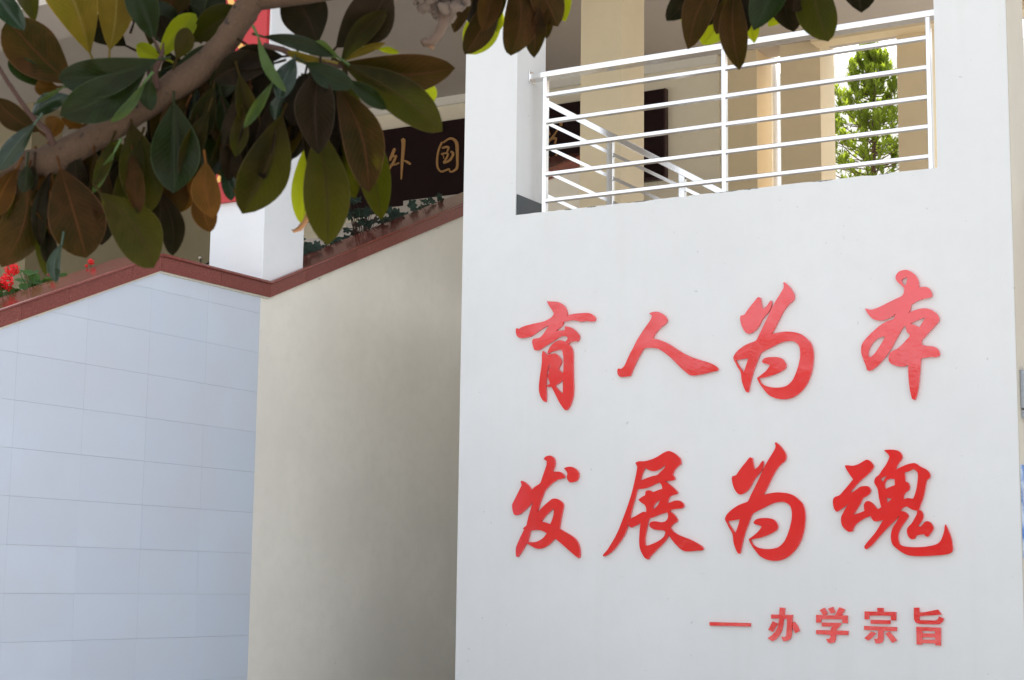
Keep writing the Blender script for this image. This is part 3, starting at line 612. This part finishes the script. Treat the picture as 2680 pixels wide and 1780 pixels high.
fixparent(gl)
# free column in the gallery
ca_ = onY(1518, 300, YB - 3.7); cb_ = onY(1627, 300, YB - 3.7); cd = onX(1686, 300, cb_.x).y
o = bx('column', M_tan, None, ca_.x, cb_.x, YB - 3.7, cd, FLOOR, zc - .001); bevel(o, .006)
tag(o, 'square tan column inside the gallery, crossing in front of the dark name board', 'column', None)
# column at the far left behind the leaves
lc = onY(68, 640, YB - 2.2)
o = bx('column', M_shaded, None, lc.x - .6, lc.x, YB - 2.2, YB - 1.7, 0, zc - .001)
tag(o, 'dim tan column at the far left behind the geraniums', 'column', None)

# ------------------------------------------------------------ name board
nb = empty('name_board', (-9, YB, 4.5), 'long dark lacquered board with gold brush characters on the gallery wall', 'sign board')
zt_ = (onY(1216, 309, YB - .06).z + onY(1740, 232, YB - .06).z) / 2
zb_ = (onY(1055, 535, YB - .06).z + onY(1743, 468, YB - .06).z) / 2
xb1 = onY(1738, 350, YB - .06).x; xb0 = onY(760, 430, YB - .06).x
bx('board', M_board, nb, xb0, xb1, YB - .06, YB - .001, zb_, zt_)
mb = MB()
mb.box(xb0 - .02, xb1 + .02, YB - .075, YB - .001, zb_ - .035, zb_ - .001); mb.box(xb1 + .001, xb1 + .022, YB - .072, YB - .001, zb_, zt_)
mb.build('frame', simple('frame_wood', (.035, .012, .012), .4, 0, .2, 10), nb)
Z = (1000, 330, 6.8167)
YN = YB - .06
strokes_obj('gold_character', [([(385, 245), (388, 350), (370, 600), (360, 760), (350, 950)], [78, 62, 52, 40, 22]), ([(400, 618), (450, 640), (505, 678)], [24, 44, 44]),
  ([(230, 412), (195, 500), (150, 610)], [50, 52, 40]), ([(262, 530), (215, 640), (120, 790)], [34, 44, 26]), ([(150, 560), (250, 535)], [30, 30]), ([(160, 700), (240, 690), (310, 660)], [26, 30, 22])], *Z, YN, .012, M_gold, nb)
strokes_obj('gold_character', [([(1075, 295), (1020, 420), (993, 560), (990, 700), (1020, 780), (1075, 815), (1205, 765)], [34, 34, 36, 34, 30, 34, 26]),
  ([(1100, 300), (1180, 240), (1260, 228), (1335, 300), (1348, 450), (1350, 600), (1345, 740), (1290, 800), (1225, 820), (1205, 775)], [26, 30, 44, 60, 52, 46, 44, 34, 30, 20]),
  ([(1085, 395), (1150, 375), (1195, 385), (1165, 470)], [30, 36, 36, 22]), ([(1070, 505), (1130, 488), (1185, 500), (1150, 590), (1110, 650)], [34, 26, 34, 32, 36]), ([(1240, 460), (1275, 490), (1270, 530), (1215, 615), (1110, 665)], [40, 44, 40, 40, 30]), ([(1098, 520), (1112, 585)], 12)], *Z, YN, .012, M_gold, nb)
Z = (1400, 200, 4.356)
strokes_obj('gold_character', [([(298, 515), (302, 560)], [34, 30]), ([(150, 605), (168, 665)], [22, 30]), ([(268, 600), (215, 680), (140, 770)], [12, 18, 22]), ([(120, 745), (200, 715), (245, 705), (232, 770)], [20, 22, 22, 14]),
  ([(130, 870), (160, 925), (220, 938), (255, 880)], [16, 18, 16, 14]), ([(290, 815), (318, 805)], 14), ([(60, 640), (90, 700)], 24)], *Z, YN, .012, M_gold, nb)
for st_, w_ in (([(215, 1060), (280, 1048)], 7), ([(285, 1015), (300, 1060), (285, 1085)], 6), ([(245, 1040), (262, 1080)], 6), ([(415, 1005), (412, 1120)], 7), ([(440, 1040), (475, 1030)], 6), ([(470, 1000), (466, 1110)], 6), ([(395, 1075), (395, 1125)], 5)):
    strokes_obj('gold_stroke', [(st_, w_)], *Z, YN, .008, M_gold, nb)
fixparent(nb)

M_dks = simple('tarnished_steel', (.30, .26, .20), .2, 1, .1, 30)
# small steel post with a ball on the landing
bp = atD(525, 676, 13.3)
fp = empty('ball_post', (bp.x, bp.y, bp.z - .6), 'short steel post topped with a ball beside the white column', 'post')
bpy.ops.mesh.primitive_uv_sphere_add(radius=.019, segments=20, ring_count=12, location=bp); o = bpy.context.object; o.name = 'ball'; o.data.name = 'ball'; o.data.materials.append(M_dks); o.parent = fp
for p_ in o.data.polygons: p_.use_smooth = True
mb = MB(); mb.tube([(bp.x, bp.y, bp.z - .6), (bp.x, bp.y, bp.z - .02)], [.01, .01], 10); mb.build('post', M_dks, fp, True)
a = Vector((bp.x, bp.y, bp.z - .07)); c_ = atD(560, 682, 13.3); mb = MB(); mb.tube([a, c_], [.008, .008], 8); mb.build('rail', M_board, fp, True)
fixparent(fp)

# ------------------------------------------------------------ courtyard wall and small tree
o = bx('courtyard_wall', M_court, None, -34, 26, 27, 27.4, 0, 10.5); tag(o, 'white rendered wall closing the sunlit courtyard behind the small tree', 'wall')
def leafquad(vs, fs, us, p, d, n, L, Wd):
    d = d.normalized(); s = d.cross(n)
    if s.length < 1e-4: s = d.cross(Vector((1, 0, 0)))
    s.normalize(); n = s.cross(d)
    b = len(vs)
    vs += [p, p + d * L * .45 + s * Wd * .5 + n * L * .05, p + d * L, p + d * L * .45 - s * Wd * .5 + n * L * .05]
    us += [(0, .5), (.45, 1), (1, .5), (.45, 0)]
    fs += [(b, b + 1, b + 2), (b, b + 2, b + 3)]
def rv(): return Vector((random.uniform(-1, 1), random.uniform(-1, 1), random.uniform(-1, 1)))
M_tl = m_leaf('shrub_leaf', (.125, .175, .022), (.11, .15, .025), (.42, .54, .035), .42, .35, (.07, .13, .015), (.16, .24, .04))
TY = YB + 3.2
tp = onY(2290, 125, TY); tb = onY(2285, 480, TY)
tree = empty('young_tree', (tb.x, TY, 0), 'small bright green leafy tree in the courtyard, seen through the railing', 'tree')
H = tp.z - tb.z
mb = MB(); mb.tube([(tb.x, TY, 0), (tb.x, TY, tb.z), (tb.x + .03, TY, tb.z + H * .5), (tp.x, TY, tp.z - .05)], [.05, .035, .02, .006], 8)
vs, fs, us = [], [], []
for k in range(215):
    t = -.6 + 1.58 * (k / 215) ** .9 + random.uniform(-.03, .03)
    if t > .99: continue
    u = max(0, 1 - (t if t > 0 else 0)) ** .85
    R = H * (.02 + .42 * u) * random.choice((.6, .8, 1, 1.1, 1.25))
    an = k * 2.4 + random.uniform(-.4, .4)
    z = tb.z + H * (t - .10 * u)
    o0 = Vector((tb.x + .02 * t, TY, z)); end = Vector((tb.x + math.cos(an) * R, TY + math.sin(an) * R, tb.z + H * t + R * random.uniform(-.05, .25)))
    md = (o0 + end) / 2 + Vector((0, 0, -.05 * R))
    mb.tube([o0, md, end], [.009, .006, .003], 5, False)
    for j in range(int(10 + 26 * R / H)):
        q = random.uniform(.35, 1); p = o0.lerp(end, q)
        leafquad(vs, fs, us, p, rv() * .8 + Vector((0, 0, .5)) + (end - o0) * .6, rv() + Vector((0, 0, .6)), random.uniform(.07, .11), random.uniform(.026, .038))
    for tip in range(random.randint(2, 4)):
        c = end + rv() * .055; h_ = random.uniform(.06, .15)
        mb.tube([end, c + Vector((0, 0, h_))], [.003, .0015], 4, False)
        for j in range(13):
            p = c + Vector((0, 0, h_ * j / 13)); aa = j * 2.4
            leafquad(vs, fs, us, p, Vector((math.cos(aa) * .75, math.sin(aa) * .75, 1.0)) + rv() * .25, Vector((-math.cos(aa), -math.sin(aa), .8)), random.uniform(.065, .10), random.uniform(.024, .034))
mb.build('trunk', M_bark, tree, True)
o = mesh_obj('foliage', vs, fs, M_tl, tree, False, us); o['kind'] = 'stuff'
fixparent(tree)
# hanging wires in front of the courtyard wall
mb = MB(); a = onY(2308, 82, YB + .4); b = onY(2300, 112, YB + .4); mb.tube([a, (a + b) / 2 + Vector((.01, 0, 0)), b], [.004] * 3, 5)
o = mb.build('cable', M_board, None); tag(o, 'thin loose black cable hanging from the lintel above the small tree', 'cable')

# ------------------------------------------------------------ geraniums and ivy in the planter
M_gl = m_leaf('geranium_leaf', (.05, .12, .03), (.06, .12, .04), (.2, .35, .03), .25, .45, (.035, .085, .03), (.10, .18, .07))
M_iv = m_leaf('ivy_leaf', (.030, .055, .042), (.05, .07, .05), (.08, .14, .05), .12, .4, (.05, .075, .065), (.09, .12, .10))
M_fl = simple('geranium_petal', (.80, .010, .016), .6, 0, .25, 60)
def roundleaf(vs, fs, us, p, n, r, lobes=7, amp=.14):
    n = n.normalized(); s = n.cross(rv()).normalized(); t = n.cross(s); b = len(vs); K2 = 14
    vs.append(p); us.append((.5, .5)); ph = random.uniform(0, 6)
    for k in range(K2):
        a = 2 * math.pi * k / K2; rr = r * (1 + amp * math.cos(lobes * a + ph))
        vs.append(p + s * math.cos(a) * rr + t * math.sin(a) * rr + n * r * .18 * random.uniform(.5, 1.4)); us.append((.5 + .5 * math.cos(a), .5 + .5 * math.sin(a)))
    fs += [(b, b + 1 + k, b + 1 + (k + 1) % K2) for k in range(K2)]
def flower(parent, c, r):
    vs, fs = [], []
    for k in range(260):
        d = rv().normalized(); p = c + d * r * random.uniform(.55, 1.0); d2 = (d + rv() * .5).normalized()
        s = d2.cross(rv()).normalized(); t = d2.cross(s); b = len(vs); q = r * .27
        vs += [p, p + s * q * .6 + t * q * .2, p + t * q + d2 * q * .3, p - s * q * .6 + t * q * .2]; fs.append((b, b + 1, b + 2, b + 3))
    mesh_obj('flower_head', vs, fs, M_fl, parent)
XG = SW - .46
def plant(px, py, label, flowers, leaves, R, nl=26, mat=M_gl, name='geranium', ivy=False):
    c = onX(px, py, XG); base = Vector((c.x, c.y, zb(c.y) + .0))
    root = empty(name, base, label, 'flower' if not ivy else 'plant', 'geraniums in the stair planter' if not ivy else 'ivy plants in the stair planter')
    mb = MB(); vs, fs, us = [], [], []
    for k in range(nl):
        d = Vector((random.uniform(-.7, 1), random.uniform(-1, 1), random.uniform(.1, 1.25)))
        p = base + Vector((d.x * R * .45, d.y * R, d.z * R)); mb.tube([base + Vector((0, d.y * R * .3, 0)), base.lerp(p, .6) + Vector((0, 0, R * .1)), p], [.004, .003, .002], 4, False)
        if not ivy: roundleaf(vs, fs, us, p, Vector((.6, -.5, .8)) + rv() * .6, random.uniform(.022, .040))
        else: roundleaf(vs, fs, us, p, Vector((.7, -.7, .5)) + rv() * .7, random.uniform(.028, .048), 5, .34)
    for fx, fy, fr in flowers:
        fc = onX(fx, fy, XG + .05); mb.tube([base, base.lerp(fc, .5) + Vector((0, 0, .03)), fc], [.004, .003, .003], 5, False)
    for fx, fy, fr in flowers: flower(root, onX(fx, fy, XG + .05), fr)
    mb.build('stems', M_twig if ivy else M_gl2, root); mesh_obj('leaves', vs, fs, mat, root, False, us)
    fixparent(root)
M_gl2 = simple('stem_green', (.06, .13, .03), .5, 0, .2, 20)
plant(20, 770, 'geranium with two large red flower heads at the left end of the planter', [(32, 704, .047), (14, 738, .060)], 0, .13, 26)
plant(85, 745, 'geranium of pale leaves without open flowers beside the two large red heads', [], 0, .16, 34)
plant(150, 715, 'geranium with one small red bud behind the hanging leaf', [(131, 718, .018)], 0, .12, 24)
plant(238, 690, 'geranium with a single ragged red flower near the coping peak', [(238, 686, .024), (226, 696, .013)], 0, .05, 6)
plant(800, 670, 'grey green ivy beside the foot of the white column', [], 0, .17, 38, M_iv, 'ivy_plant', True)
plant(862, 625, 'low dark ivy between the column foot and the tall ivy stem', [], 0, .13, 24, M_iv, 'ivy_plant', True)
plant(948, 615, 'upright ivy with a bare stem in front of the cream wall', [], 0, .30, 46, M_iv, 'ivy_plant', True)
plant(1040, 575, 'low ivy along the coping just left of the dark board corner', [], 0, .14, 30, M_iv, 'ivy_plant', True)
plant(1095, 545, 'ivy with pale star shaped leaves in front of the dark board', [], 0, .17, 20, M_iv, 'ivy_plant', True)
plant(1140, 520, 'sparse ivy shoots nearest the white wall', [], 0, .13, 9, M_iv, 'ivy_plant', True)

# ------------------------------------------------------------ magnolia in the foreground
MD = 2.5
mg = empty('magnolia_tree', atD(-900, 2600, MD), 'magnolia branch with large leathery leaves, brown beneath, hanging across the top of the picture', 'tree')
br = [(-420, 470), (-160, 462), (-20, 447), (50, 432), (130, 418), (230, 368), (330, 308), (440, 235), (520, 182), (580, 122), (622, 60), (655, 8), (690, -45), (760, -130), (860, -230)]
wd = [88, 84, 62, 70, 78, 72, 74, 76, 72, 70, 68, 70, 70, 62, 55]
P = []; Rr = []
for i in range(len(br) - 1):
    for k in range(4):
        t = k / 4; p0 = br[max(i - 1, 0)]; p1 = br[i]; p2 = br[i + 1]; p3 = br[min(i + 2, len(br) - 1)]
        q = [.5 * ((2 * p1[c]) + (p2[c] - p0[c]) * t + (2 * p0[c] - 5 * p1[c] + 4 * p2[c] - p3[c]) * t * t + (3 * p1[c] - p0[c] - 3 * p2[c] + p3[c]) * t ** 3) for c in (0, 1)]
        P.append(atD(q[0], q[1], MD)); Rr.append((wd[i] * (1 - t) + wd[i + 1] * t) / 2 / F * MD * random.uniform(.95, 1.05))
mb = MB(); mb.tube(P, Rr, 20, True, .035)
mb.build('branch', M_bark, mg, True)
def limb(name, pts, ws, mat=M_bark, D=MD, dd=None):
    mb = MB(); mb.tube([atD(x, y, D + (dd[i] if dd else 0)) for i, (x, y) in enumerate(pts)], [w / 2 / F * D for w in ws], 12, True, .03); return mb.build(name, mat, mg, True)
limb('branch', [(655, 0), (720, -8), (800, -16), (900, -30), (1010, -60), (1200, -130), (1500, -200), (1900, -230), (2200, -260)], [60, 58, 54, 50, 46, 42, 38, 34, 26], dd=[0, 0, .01, .03, .08, .16, .26, .3, .3])
limb('twig', [(-30, 130), (20, 215), (75, 295), (125, 345), (140, 380)], [9, 11, 13, 16, 20], M_twig, MD - .04)
limb('twig', [(405, 235), (398, 190), (418, 158), (425, 140), (428, 112)], [34, 30, 16, 9, 4], M_twig, MD - .03)
limb('twig', [(430, 160), (412, 120), (400, 96)], [8, 6, 5], M_twig, MD - .03)
limb('twig', [(690, 118), (740, 130), (800, 160), (860, 168), (900, 172)], [14, 16, 20, 24, 14], M_twig, MD - .02)
limb('twig', [(1300, -150), (1330, -80), (1345, -40)], [16, 14, 10], M_twig, MD + .25)
limb('twig', [(1900, -225), (1950, -110), (1975, -50)], [16, 14, 10], M_twig, MD + .3)
# trunk out of frame to the left
tb0 = atD(-900, 2600, MD + .1); mb = MB()
q0 = atD(-420, 470, MD)
mb.tube([(q0.x - .62, q0.y - .35, 0), (q0.x - .55, q0.y - .32, 1.0), (q0.x - .42, q0.y - .25, q0.z - .25), (q0.x - .15, q0.y - .08, q0.z - .03), q0 + Vector((.02, .01, 0))], [.11, .095, .08, .05, .030], 16, True, .02)
mb.tube([(q0.x - .45, q0.y - .26, q0.z - .3), (q0.x - .5, q0.y - .2, q0.z + .6), (q0.x - .1, q0.y + .2, q0.z + 1.5)], [.075, .06, .03], 12)
mb.build('trunk', M_bark, mg, True)
# leaf scars / stub
limb('branch_stub', [(118, 400), (128, 452), (124, 468)], [44, 34, 6], M_bark, MD - .005)

def magleaf(base, tip, wpx, kind, dz=0.0, dd=None, bow=None, bend=0.0, fold=None, wave=None, D=MD, name='leaf', stalk=True):
    dd = random.uniform(-.03, .03) if dd is None else dd
    b = atD(*base, D + dz); t_ = atD(*tip, D + dz + dd)
    ax = t_ - b; L = ax.length; axn = ax / L
    view = (b + t_) / 2 - Vector((0, 0, EYE)); view.normalize()
    lat = axn.cross(view).normalized(); nrm = lat.cross(axn).normalized()
    if nrm.dot(view) > 0: nrm = -nrm
    Wm = wpx * 1.0 / F * (D + dz); tw = random.uniform(-.5, .5)
    bow = random.uniform(-.13, .13) if bow is None else bow
    fold = random.choice((-1, 1, 1)) * random.uniform(.30, .85) if fold is None else fold
    wave = random.uniform(.05, .16) if wave is None else wave
    n, mm = 16, 8; vs, fs, us = [], [], []
    ph = random.uniform(0, 6); asym = random.uniform(-.05, .05)
    for i in range(n + 1):
        t = i / n
        prof = (math.sin(math.pi * min(1, t ** 1.28)) ** .68) if 0 < t < 1 else 0
        prof = max(prof, .035 if t < .5 else .0)
        c = b + ax * t + nrm * bow * L * math.sin(math.pi * t) + lat * bend * L * math.sin(math.pi * t)
        for j in range(mm + 1):
            s = j / mm * 2 - 1
            w = Wm / 2 * prof * (1 + asym * s)
            ed = abs(s) ** 3
            lt = (lat * math.cos(tw * (t - .4)) + nrm * math.sin(tw * (t - .4)))
            p = c + lt * (s * w) + nrm * (fold * abs(s) * w + wave * L * ed * math.sin(t * 7 + ph + (2 if s > 0 else 0)) * prof * .5)
            vs.append(p); us.append((t, j / mm))
    for i in range(n):
        for j in range(mm):
            a = i * (mm + 1) + j; q = (a, a + 1, a + mm + 2, a + mm + 1)
            fs.append(q)
    # faces point to the side turned towards the lens
    p0, p1, p2 = vs[fs[mm * 8][0]], vs[fs[mm * 8][1]], vs[fs[mm * 8][2]]
    if (p1 - p0).cross(p2 - p1).dot(view) > 0: fs = [tuple(reversed(q)) for q in fs]
    k0 = len(vs); pr = .0016; e = b - axn * .018 - nrm * .004
    for c_, rr_ in () if not stalk else ((b + axn * .004, pr), (e, pr * 1.3)):
        for q in (lat, nrm, -lat, -nrm): vs.append(c_ + q * rr_); us.append((.02, .5))
    if stalk: fs += [(k0 + i, k0 + 4 + i, k0 + 4 + (i + 1) % 4, k0 + (i + 1) % 4) for i in range(4)]
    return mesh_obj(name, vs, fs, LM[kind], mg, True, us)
LV = [
 # upper left
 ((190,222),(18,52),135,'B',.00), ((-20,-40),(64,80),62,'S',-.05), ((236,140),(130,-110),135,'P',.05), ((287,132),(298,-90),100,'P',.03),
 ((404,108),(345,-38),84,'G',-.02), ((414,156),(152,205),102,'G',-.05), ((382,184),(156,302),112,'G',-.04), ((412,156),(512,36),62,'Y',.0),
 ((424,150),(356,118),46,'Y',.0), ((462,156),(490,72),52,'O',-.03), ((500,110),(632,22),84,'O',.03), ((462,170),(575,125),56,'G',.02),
 ((380,213),(289,322),27,'L',-.07), ((396,208),(394,290),48,'G',-.06), ((98,204),(50,200),30,'R',.03), ((152,228),(90,232),46,'R',.02),
 ((188,252),(84,300),52,'S',-.02), ((170,226),(92,272),13,'L',-.03), ((104,344),(-12,258),66,'B',-.01), ((92,322),(-6,448),52,'S',-.06),
 ((128,368),(150,306),52,'R',.0), ((330,300),(250,330),44,'D',.03), ((350,60),(395,-80),110,'D',.06), ((430,60),(450,-90),110,'B',.07), ((560,60),(500,-80),110,'B',.06),
 ((560,30),(470,-60),100,'D',.08), ((90,60),(40,-80),60,'O',.08), ((470,120),(420,40),60,'D',.06),((205,330),(330,300),46,'R',.05), ((220,335),(160,310),30,'R',.03),
 # lower left cluster
 ((46,440),(-12,566),66,'R',-.02), ((72,450),(4,700),118,'B',-.03), ((122,452),(108,606),56,'G',.02), ((158,440),(226,676),148,'B',-.04), ((232,460),(266,642),74,'D',.02),
 ((344,322),(390,560),112,'O',-.02), ((455,268),(455,506),128,'G',-.03), ((262,505),(402,702),128,'O',-.06), ((420,500),(452,670),64,'D',.0), ((500,440),(452,556),74,'R',.03),
 ((538,422),(558,572),76,'R',-.04), ((545,474),(550,608),68,'R',-.03), ((580,432),(606,526),42,'S',.0), ((604,446),(642,532),38,'R',.01), ((738,300),(634,560),128,'O',-.03),
 ((125,500),(119,722),44,'O',-.01), ((162,636),(146,740),36,'S',-.05), ((302,392),(242,506),24,'L',-.06), ((134,590),(142,710),44,'D',.01), ((70,430),(60,505),40,'G',-.04),
 ((90,430),(85,500),36,'D',-.03), ((300,420),(330,600),110,'D',.04), ((380,440),(400,640),90,'D',.05), ((260,430),(300,560),80,'G',.05), ((480,360),(560,480),80,'D',.05), ((200,440),(190,560),100,'B',.02),
 ((20,440),(30,640),90,'B',.03), ((370,520),(330,600),70,'D',.02),
 # centre mass under the branch
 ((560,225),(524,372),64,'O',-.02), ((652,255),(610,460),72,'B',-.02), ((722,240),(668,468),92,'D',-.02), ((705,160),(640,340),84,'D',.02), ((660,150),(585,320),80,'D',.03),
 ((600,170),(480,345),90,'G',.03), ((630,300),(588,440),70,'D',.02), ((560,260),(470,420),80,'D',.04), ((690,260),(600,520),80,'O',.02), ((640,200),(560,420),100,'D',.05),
 # upper middle
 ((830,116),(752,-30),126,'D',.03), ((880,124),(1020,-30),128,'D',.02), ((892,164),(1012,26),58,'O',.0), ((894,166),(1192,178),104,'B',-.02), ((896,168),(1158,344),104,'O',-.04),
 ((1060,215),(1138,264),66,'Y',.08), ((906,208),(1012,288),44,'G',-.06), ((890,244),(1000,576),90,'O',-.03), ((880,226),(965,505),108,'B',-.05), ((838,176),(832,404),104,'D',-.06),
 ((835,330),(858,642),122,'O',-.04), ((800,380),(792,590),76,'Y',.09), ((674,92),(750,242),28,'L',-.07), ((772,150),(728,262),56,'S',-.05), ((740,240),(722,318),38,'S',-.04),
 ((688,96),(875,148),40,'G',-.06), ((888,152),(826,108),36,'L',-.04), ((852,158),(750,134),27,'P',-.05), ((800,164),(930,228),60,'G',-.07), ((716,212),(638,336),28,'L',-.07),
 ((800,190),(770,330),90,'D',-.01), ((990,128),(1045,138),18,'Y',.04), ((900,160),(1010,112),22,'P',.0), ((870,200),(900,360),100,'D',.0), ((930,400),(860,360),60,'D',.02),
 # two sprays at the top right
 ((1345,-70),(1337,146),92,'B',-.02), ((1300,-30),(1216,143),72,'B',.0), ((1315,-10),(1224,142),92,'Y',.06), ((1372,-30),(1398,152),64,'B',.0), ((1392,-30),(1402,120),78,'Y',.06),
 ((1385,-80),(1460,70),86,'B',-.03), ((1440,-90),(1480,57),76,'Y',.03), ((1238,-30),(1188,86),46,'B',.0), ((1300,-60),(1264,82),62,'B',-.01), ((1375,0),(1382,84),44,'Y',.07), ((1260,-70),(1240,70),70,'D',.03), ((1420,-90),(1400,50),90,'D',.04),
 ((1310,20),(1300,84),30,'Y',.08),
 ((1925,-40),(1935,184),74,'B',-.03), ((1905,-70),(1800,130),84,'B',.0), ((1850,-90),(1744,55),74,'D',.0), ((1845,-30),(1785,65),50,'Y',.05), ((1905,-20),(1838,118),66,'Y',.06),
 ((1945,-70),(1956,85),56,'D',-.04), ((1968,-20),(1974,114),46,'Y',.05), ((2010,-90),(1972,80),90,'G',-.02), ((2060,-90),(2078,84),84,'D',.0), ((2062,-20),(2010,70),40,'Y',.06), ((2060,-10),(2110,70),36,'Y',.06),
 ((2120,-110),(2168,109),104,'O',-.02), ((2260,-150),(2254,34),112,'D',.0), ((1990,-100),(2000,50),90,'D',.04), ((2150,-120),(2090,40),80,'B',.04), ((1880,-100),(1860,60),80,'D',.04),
]
LV += [((612,322),(596,474),66,'D',.01), ((664,318),(652,520),78,'O',.0), ((705,300),(690,470),80,'D',.01), ((560,330),(540,470),70,'G',.02), ((780,230),(760,420),84,'D',.02),
  ((850,240),(905,470),92,'D',.01), ((880,300),(930,520),90,'O',.02), ((330,120),(210,60),80,'D',.17), ((120,230),(20,160),60,'G',.02), ((210,420),(250,600),90,'D',.03), ((60,440),(50,620),90,'D',.04),
  ((420,430),(470,560),70,'B',.02), ((640,150),(560,260),70,'G',.0)]
for x0, x1, y0, y1, n_, kinds, l0, l1 in ((470, 700, 190, 290, 26, 'BODGOB', 130, 240), (30, 440, 410, 470, 24, 'BODRBO', 120, 210), (790, 910, 170, 250, 12, 'BODDO', 150, 290), (1290, 1420, -60, -10, 5, 'BBO', 90, 150), (1860, 2120, -60, -20, 7, 'BOD', 90, 130)):
    for q in range(n_):
        x = random.uniform(x0, x1); y = random.uniform(y0, y1) - (.30 * max(0, x - 130) if x0 == 30 else 0); ln = random.uniform(l0, l1); an = random.uniform(-.45, .35)
        LV.append(((x, y), (x + math.sin(an) * ln, y + math.cos(an) * ln), random.uniform(34, 66), random.choice(kinds), random.uniform(-.03, .05)))
LV += [((742,148),(596,166),64,'D',.0), ((720,165),(556,212),84,'D',.0), ((648,118),(700,150),40,'D',-.01)]
NL = len(LV)
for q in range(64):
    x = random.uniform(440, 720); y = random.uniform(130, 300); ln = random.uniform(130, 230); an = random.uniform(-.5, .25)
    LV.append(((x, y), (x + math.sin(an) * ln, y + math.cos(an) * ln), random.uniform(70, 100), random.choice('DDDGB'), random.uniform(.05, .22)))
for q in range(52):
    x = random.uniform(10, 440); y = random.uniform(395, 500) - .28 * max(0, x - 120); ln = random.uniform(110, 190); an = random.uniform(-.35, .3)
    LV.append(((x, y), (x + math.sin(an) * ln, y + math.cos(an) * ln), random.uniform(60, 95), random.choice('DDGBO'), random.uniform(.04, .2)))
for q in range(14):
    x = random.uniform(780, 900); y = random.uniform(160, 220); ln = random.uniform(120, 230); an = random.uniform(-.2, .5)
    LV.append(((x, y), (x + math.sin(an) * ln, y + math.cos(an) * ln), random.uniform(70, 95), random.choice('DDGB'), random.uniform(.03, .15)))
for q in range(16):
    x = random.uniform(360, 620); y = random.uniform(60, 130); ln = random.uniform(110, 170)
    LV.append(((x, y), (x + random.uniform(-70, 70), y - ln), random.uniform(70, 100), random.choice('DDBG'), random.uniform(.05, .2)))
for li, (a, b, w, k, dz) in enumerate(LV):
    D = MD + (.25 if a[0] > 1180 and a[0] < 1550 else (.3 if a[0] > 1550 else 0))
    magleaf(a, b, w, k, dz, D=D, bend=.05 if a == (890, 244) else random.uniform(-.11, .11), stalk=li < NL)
# dry curled leaf tip that catches the sun
limb('dry_leaf_tip', [(806, 540), (802, 575), (785, 598), (768, 606), (764, 600)], [4, 14, 16, 8, 3], simple('dry_leaf', (.40, .19, .08), .6, 0, .2, 60), MD + .06)
# withered fruit at the top
M_dry = m_bark('dry_fruit_skin', (.11, .075, .055), (.19, .14, .11), (.03, .02, .018))
mb = MB()
for k in range(60):
    an = random.uniform(0, 6.28); y = random.uniform(-70, 45); x = 1160 + math.cos(an) * 55 * (1 - max(0, y) / 70)
    a = atD(x, y, MD - .02 + .03 * math.sin(an)); b = a + rv() * .018; mb.tube([a, (a + b) / 2 + rv() * .004, b], [.006, .009, .003], 6)
mb.build('withered_fruit', M_dry, mg, True)
limb('fruit_stalk', [(1165, 20), (1160, 60), (1150, 85), (1130, 112), (1112, 112), (1104, 104)], [40, 30, 26, 24, 26, 14], simple('fruit_stalk_skin', (.12, .070, .045), .5, 0, .15, 60), MD - .02)
limb('fruit_stalk', [(1120, 116), (1134, 128)], [14, 8], simple('fruit_stalk_tip', (.26, .13, .06), .5, 0, .15, 60), MD - .02)
# crown above the frame, one unseen mass added to shade the leaves below
vs, fs, us = [], [], []
for k in range(3000):
    x = random.uniform(-700, 2700); y = random.uniform(-1500, -270); D = random.uniform(2.6, 3.6)
    p = atD(x, y, D); d = rv() + Vector((0, 0, -.3)); leafquad(vs, fs, us, p, d, rv(), random.uniform(.12, .18), random.uniform(.05, .075))
o = mesh_obj('shade_crown', vs, fs, LM['B'], mg, False, us); o['kind'] = 'stuff'
fixparent(mg)

# ------------------------------------------------------------ far trees behind the lens (they show only in the gloss of the letters and the granite)
vs, fs, us = [], [], []
for k in range(16000):
    x = random.uniform(-110, 80); hh = max(10, min(19, 13.3 + (-28 - x) * .17)) + .6 * math.sin(x * .5) + .5 * math.sin(x * 1.7 + 1)
    p = Vector((x, -70 + random.uniform(-2.5, 2.5), random.uniform(0, 1) ** .8 * hh)); leafquad(vs, fs, us, p, rv(), rv(), random.uniform(1.0, 1.7), random.uniform(.7, 1.0))
o = mesh_obj('far_trees', vs, fs, M_gl, None, False, us); tag(o, 'row of trees across the school ground, behind the viewpoint', 'trees', kind='stuff')
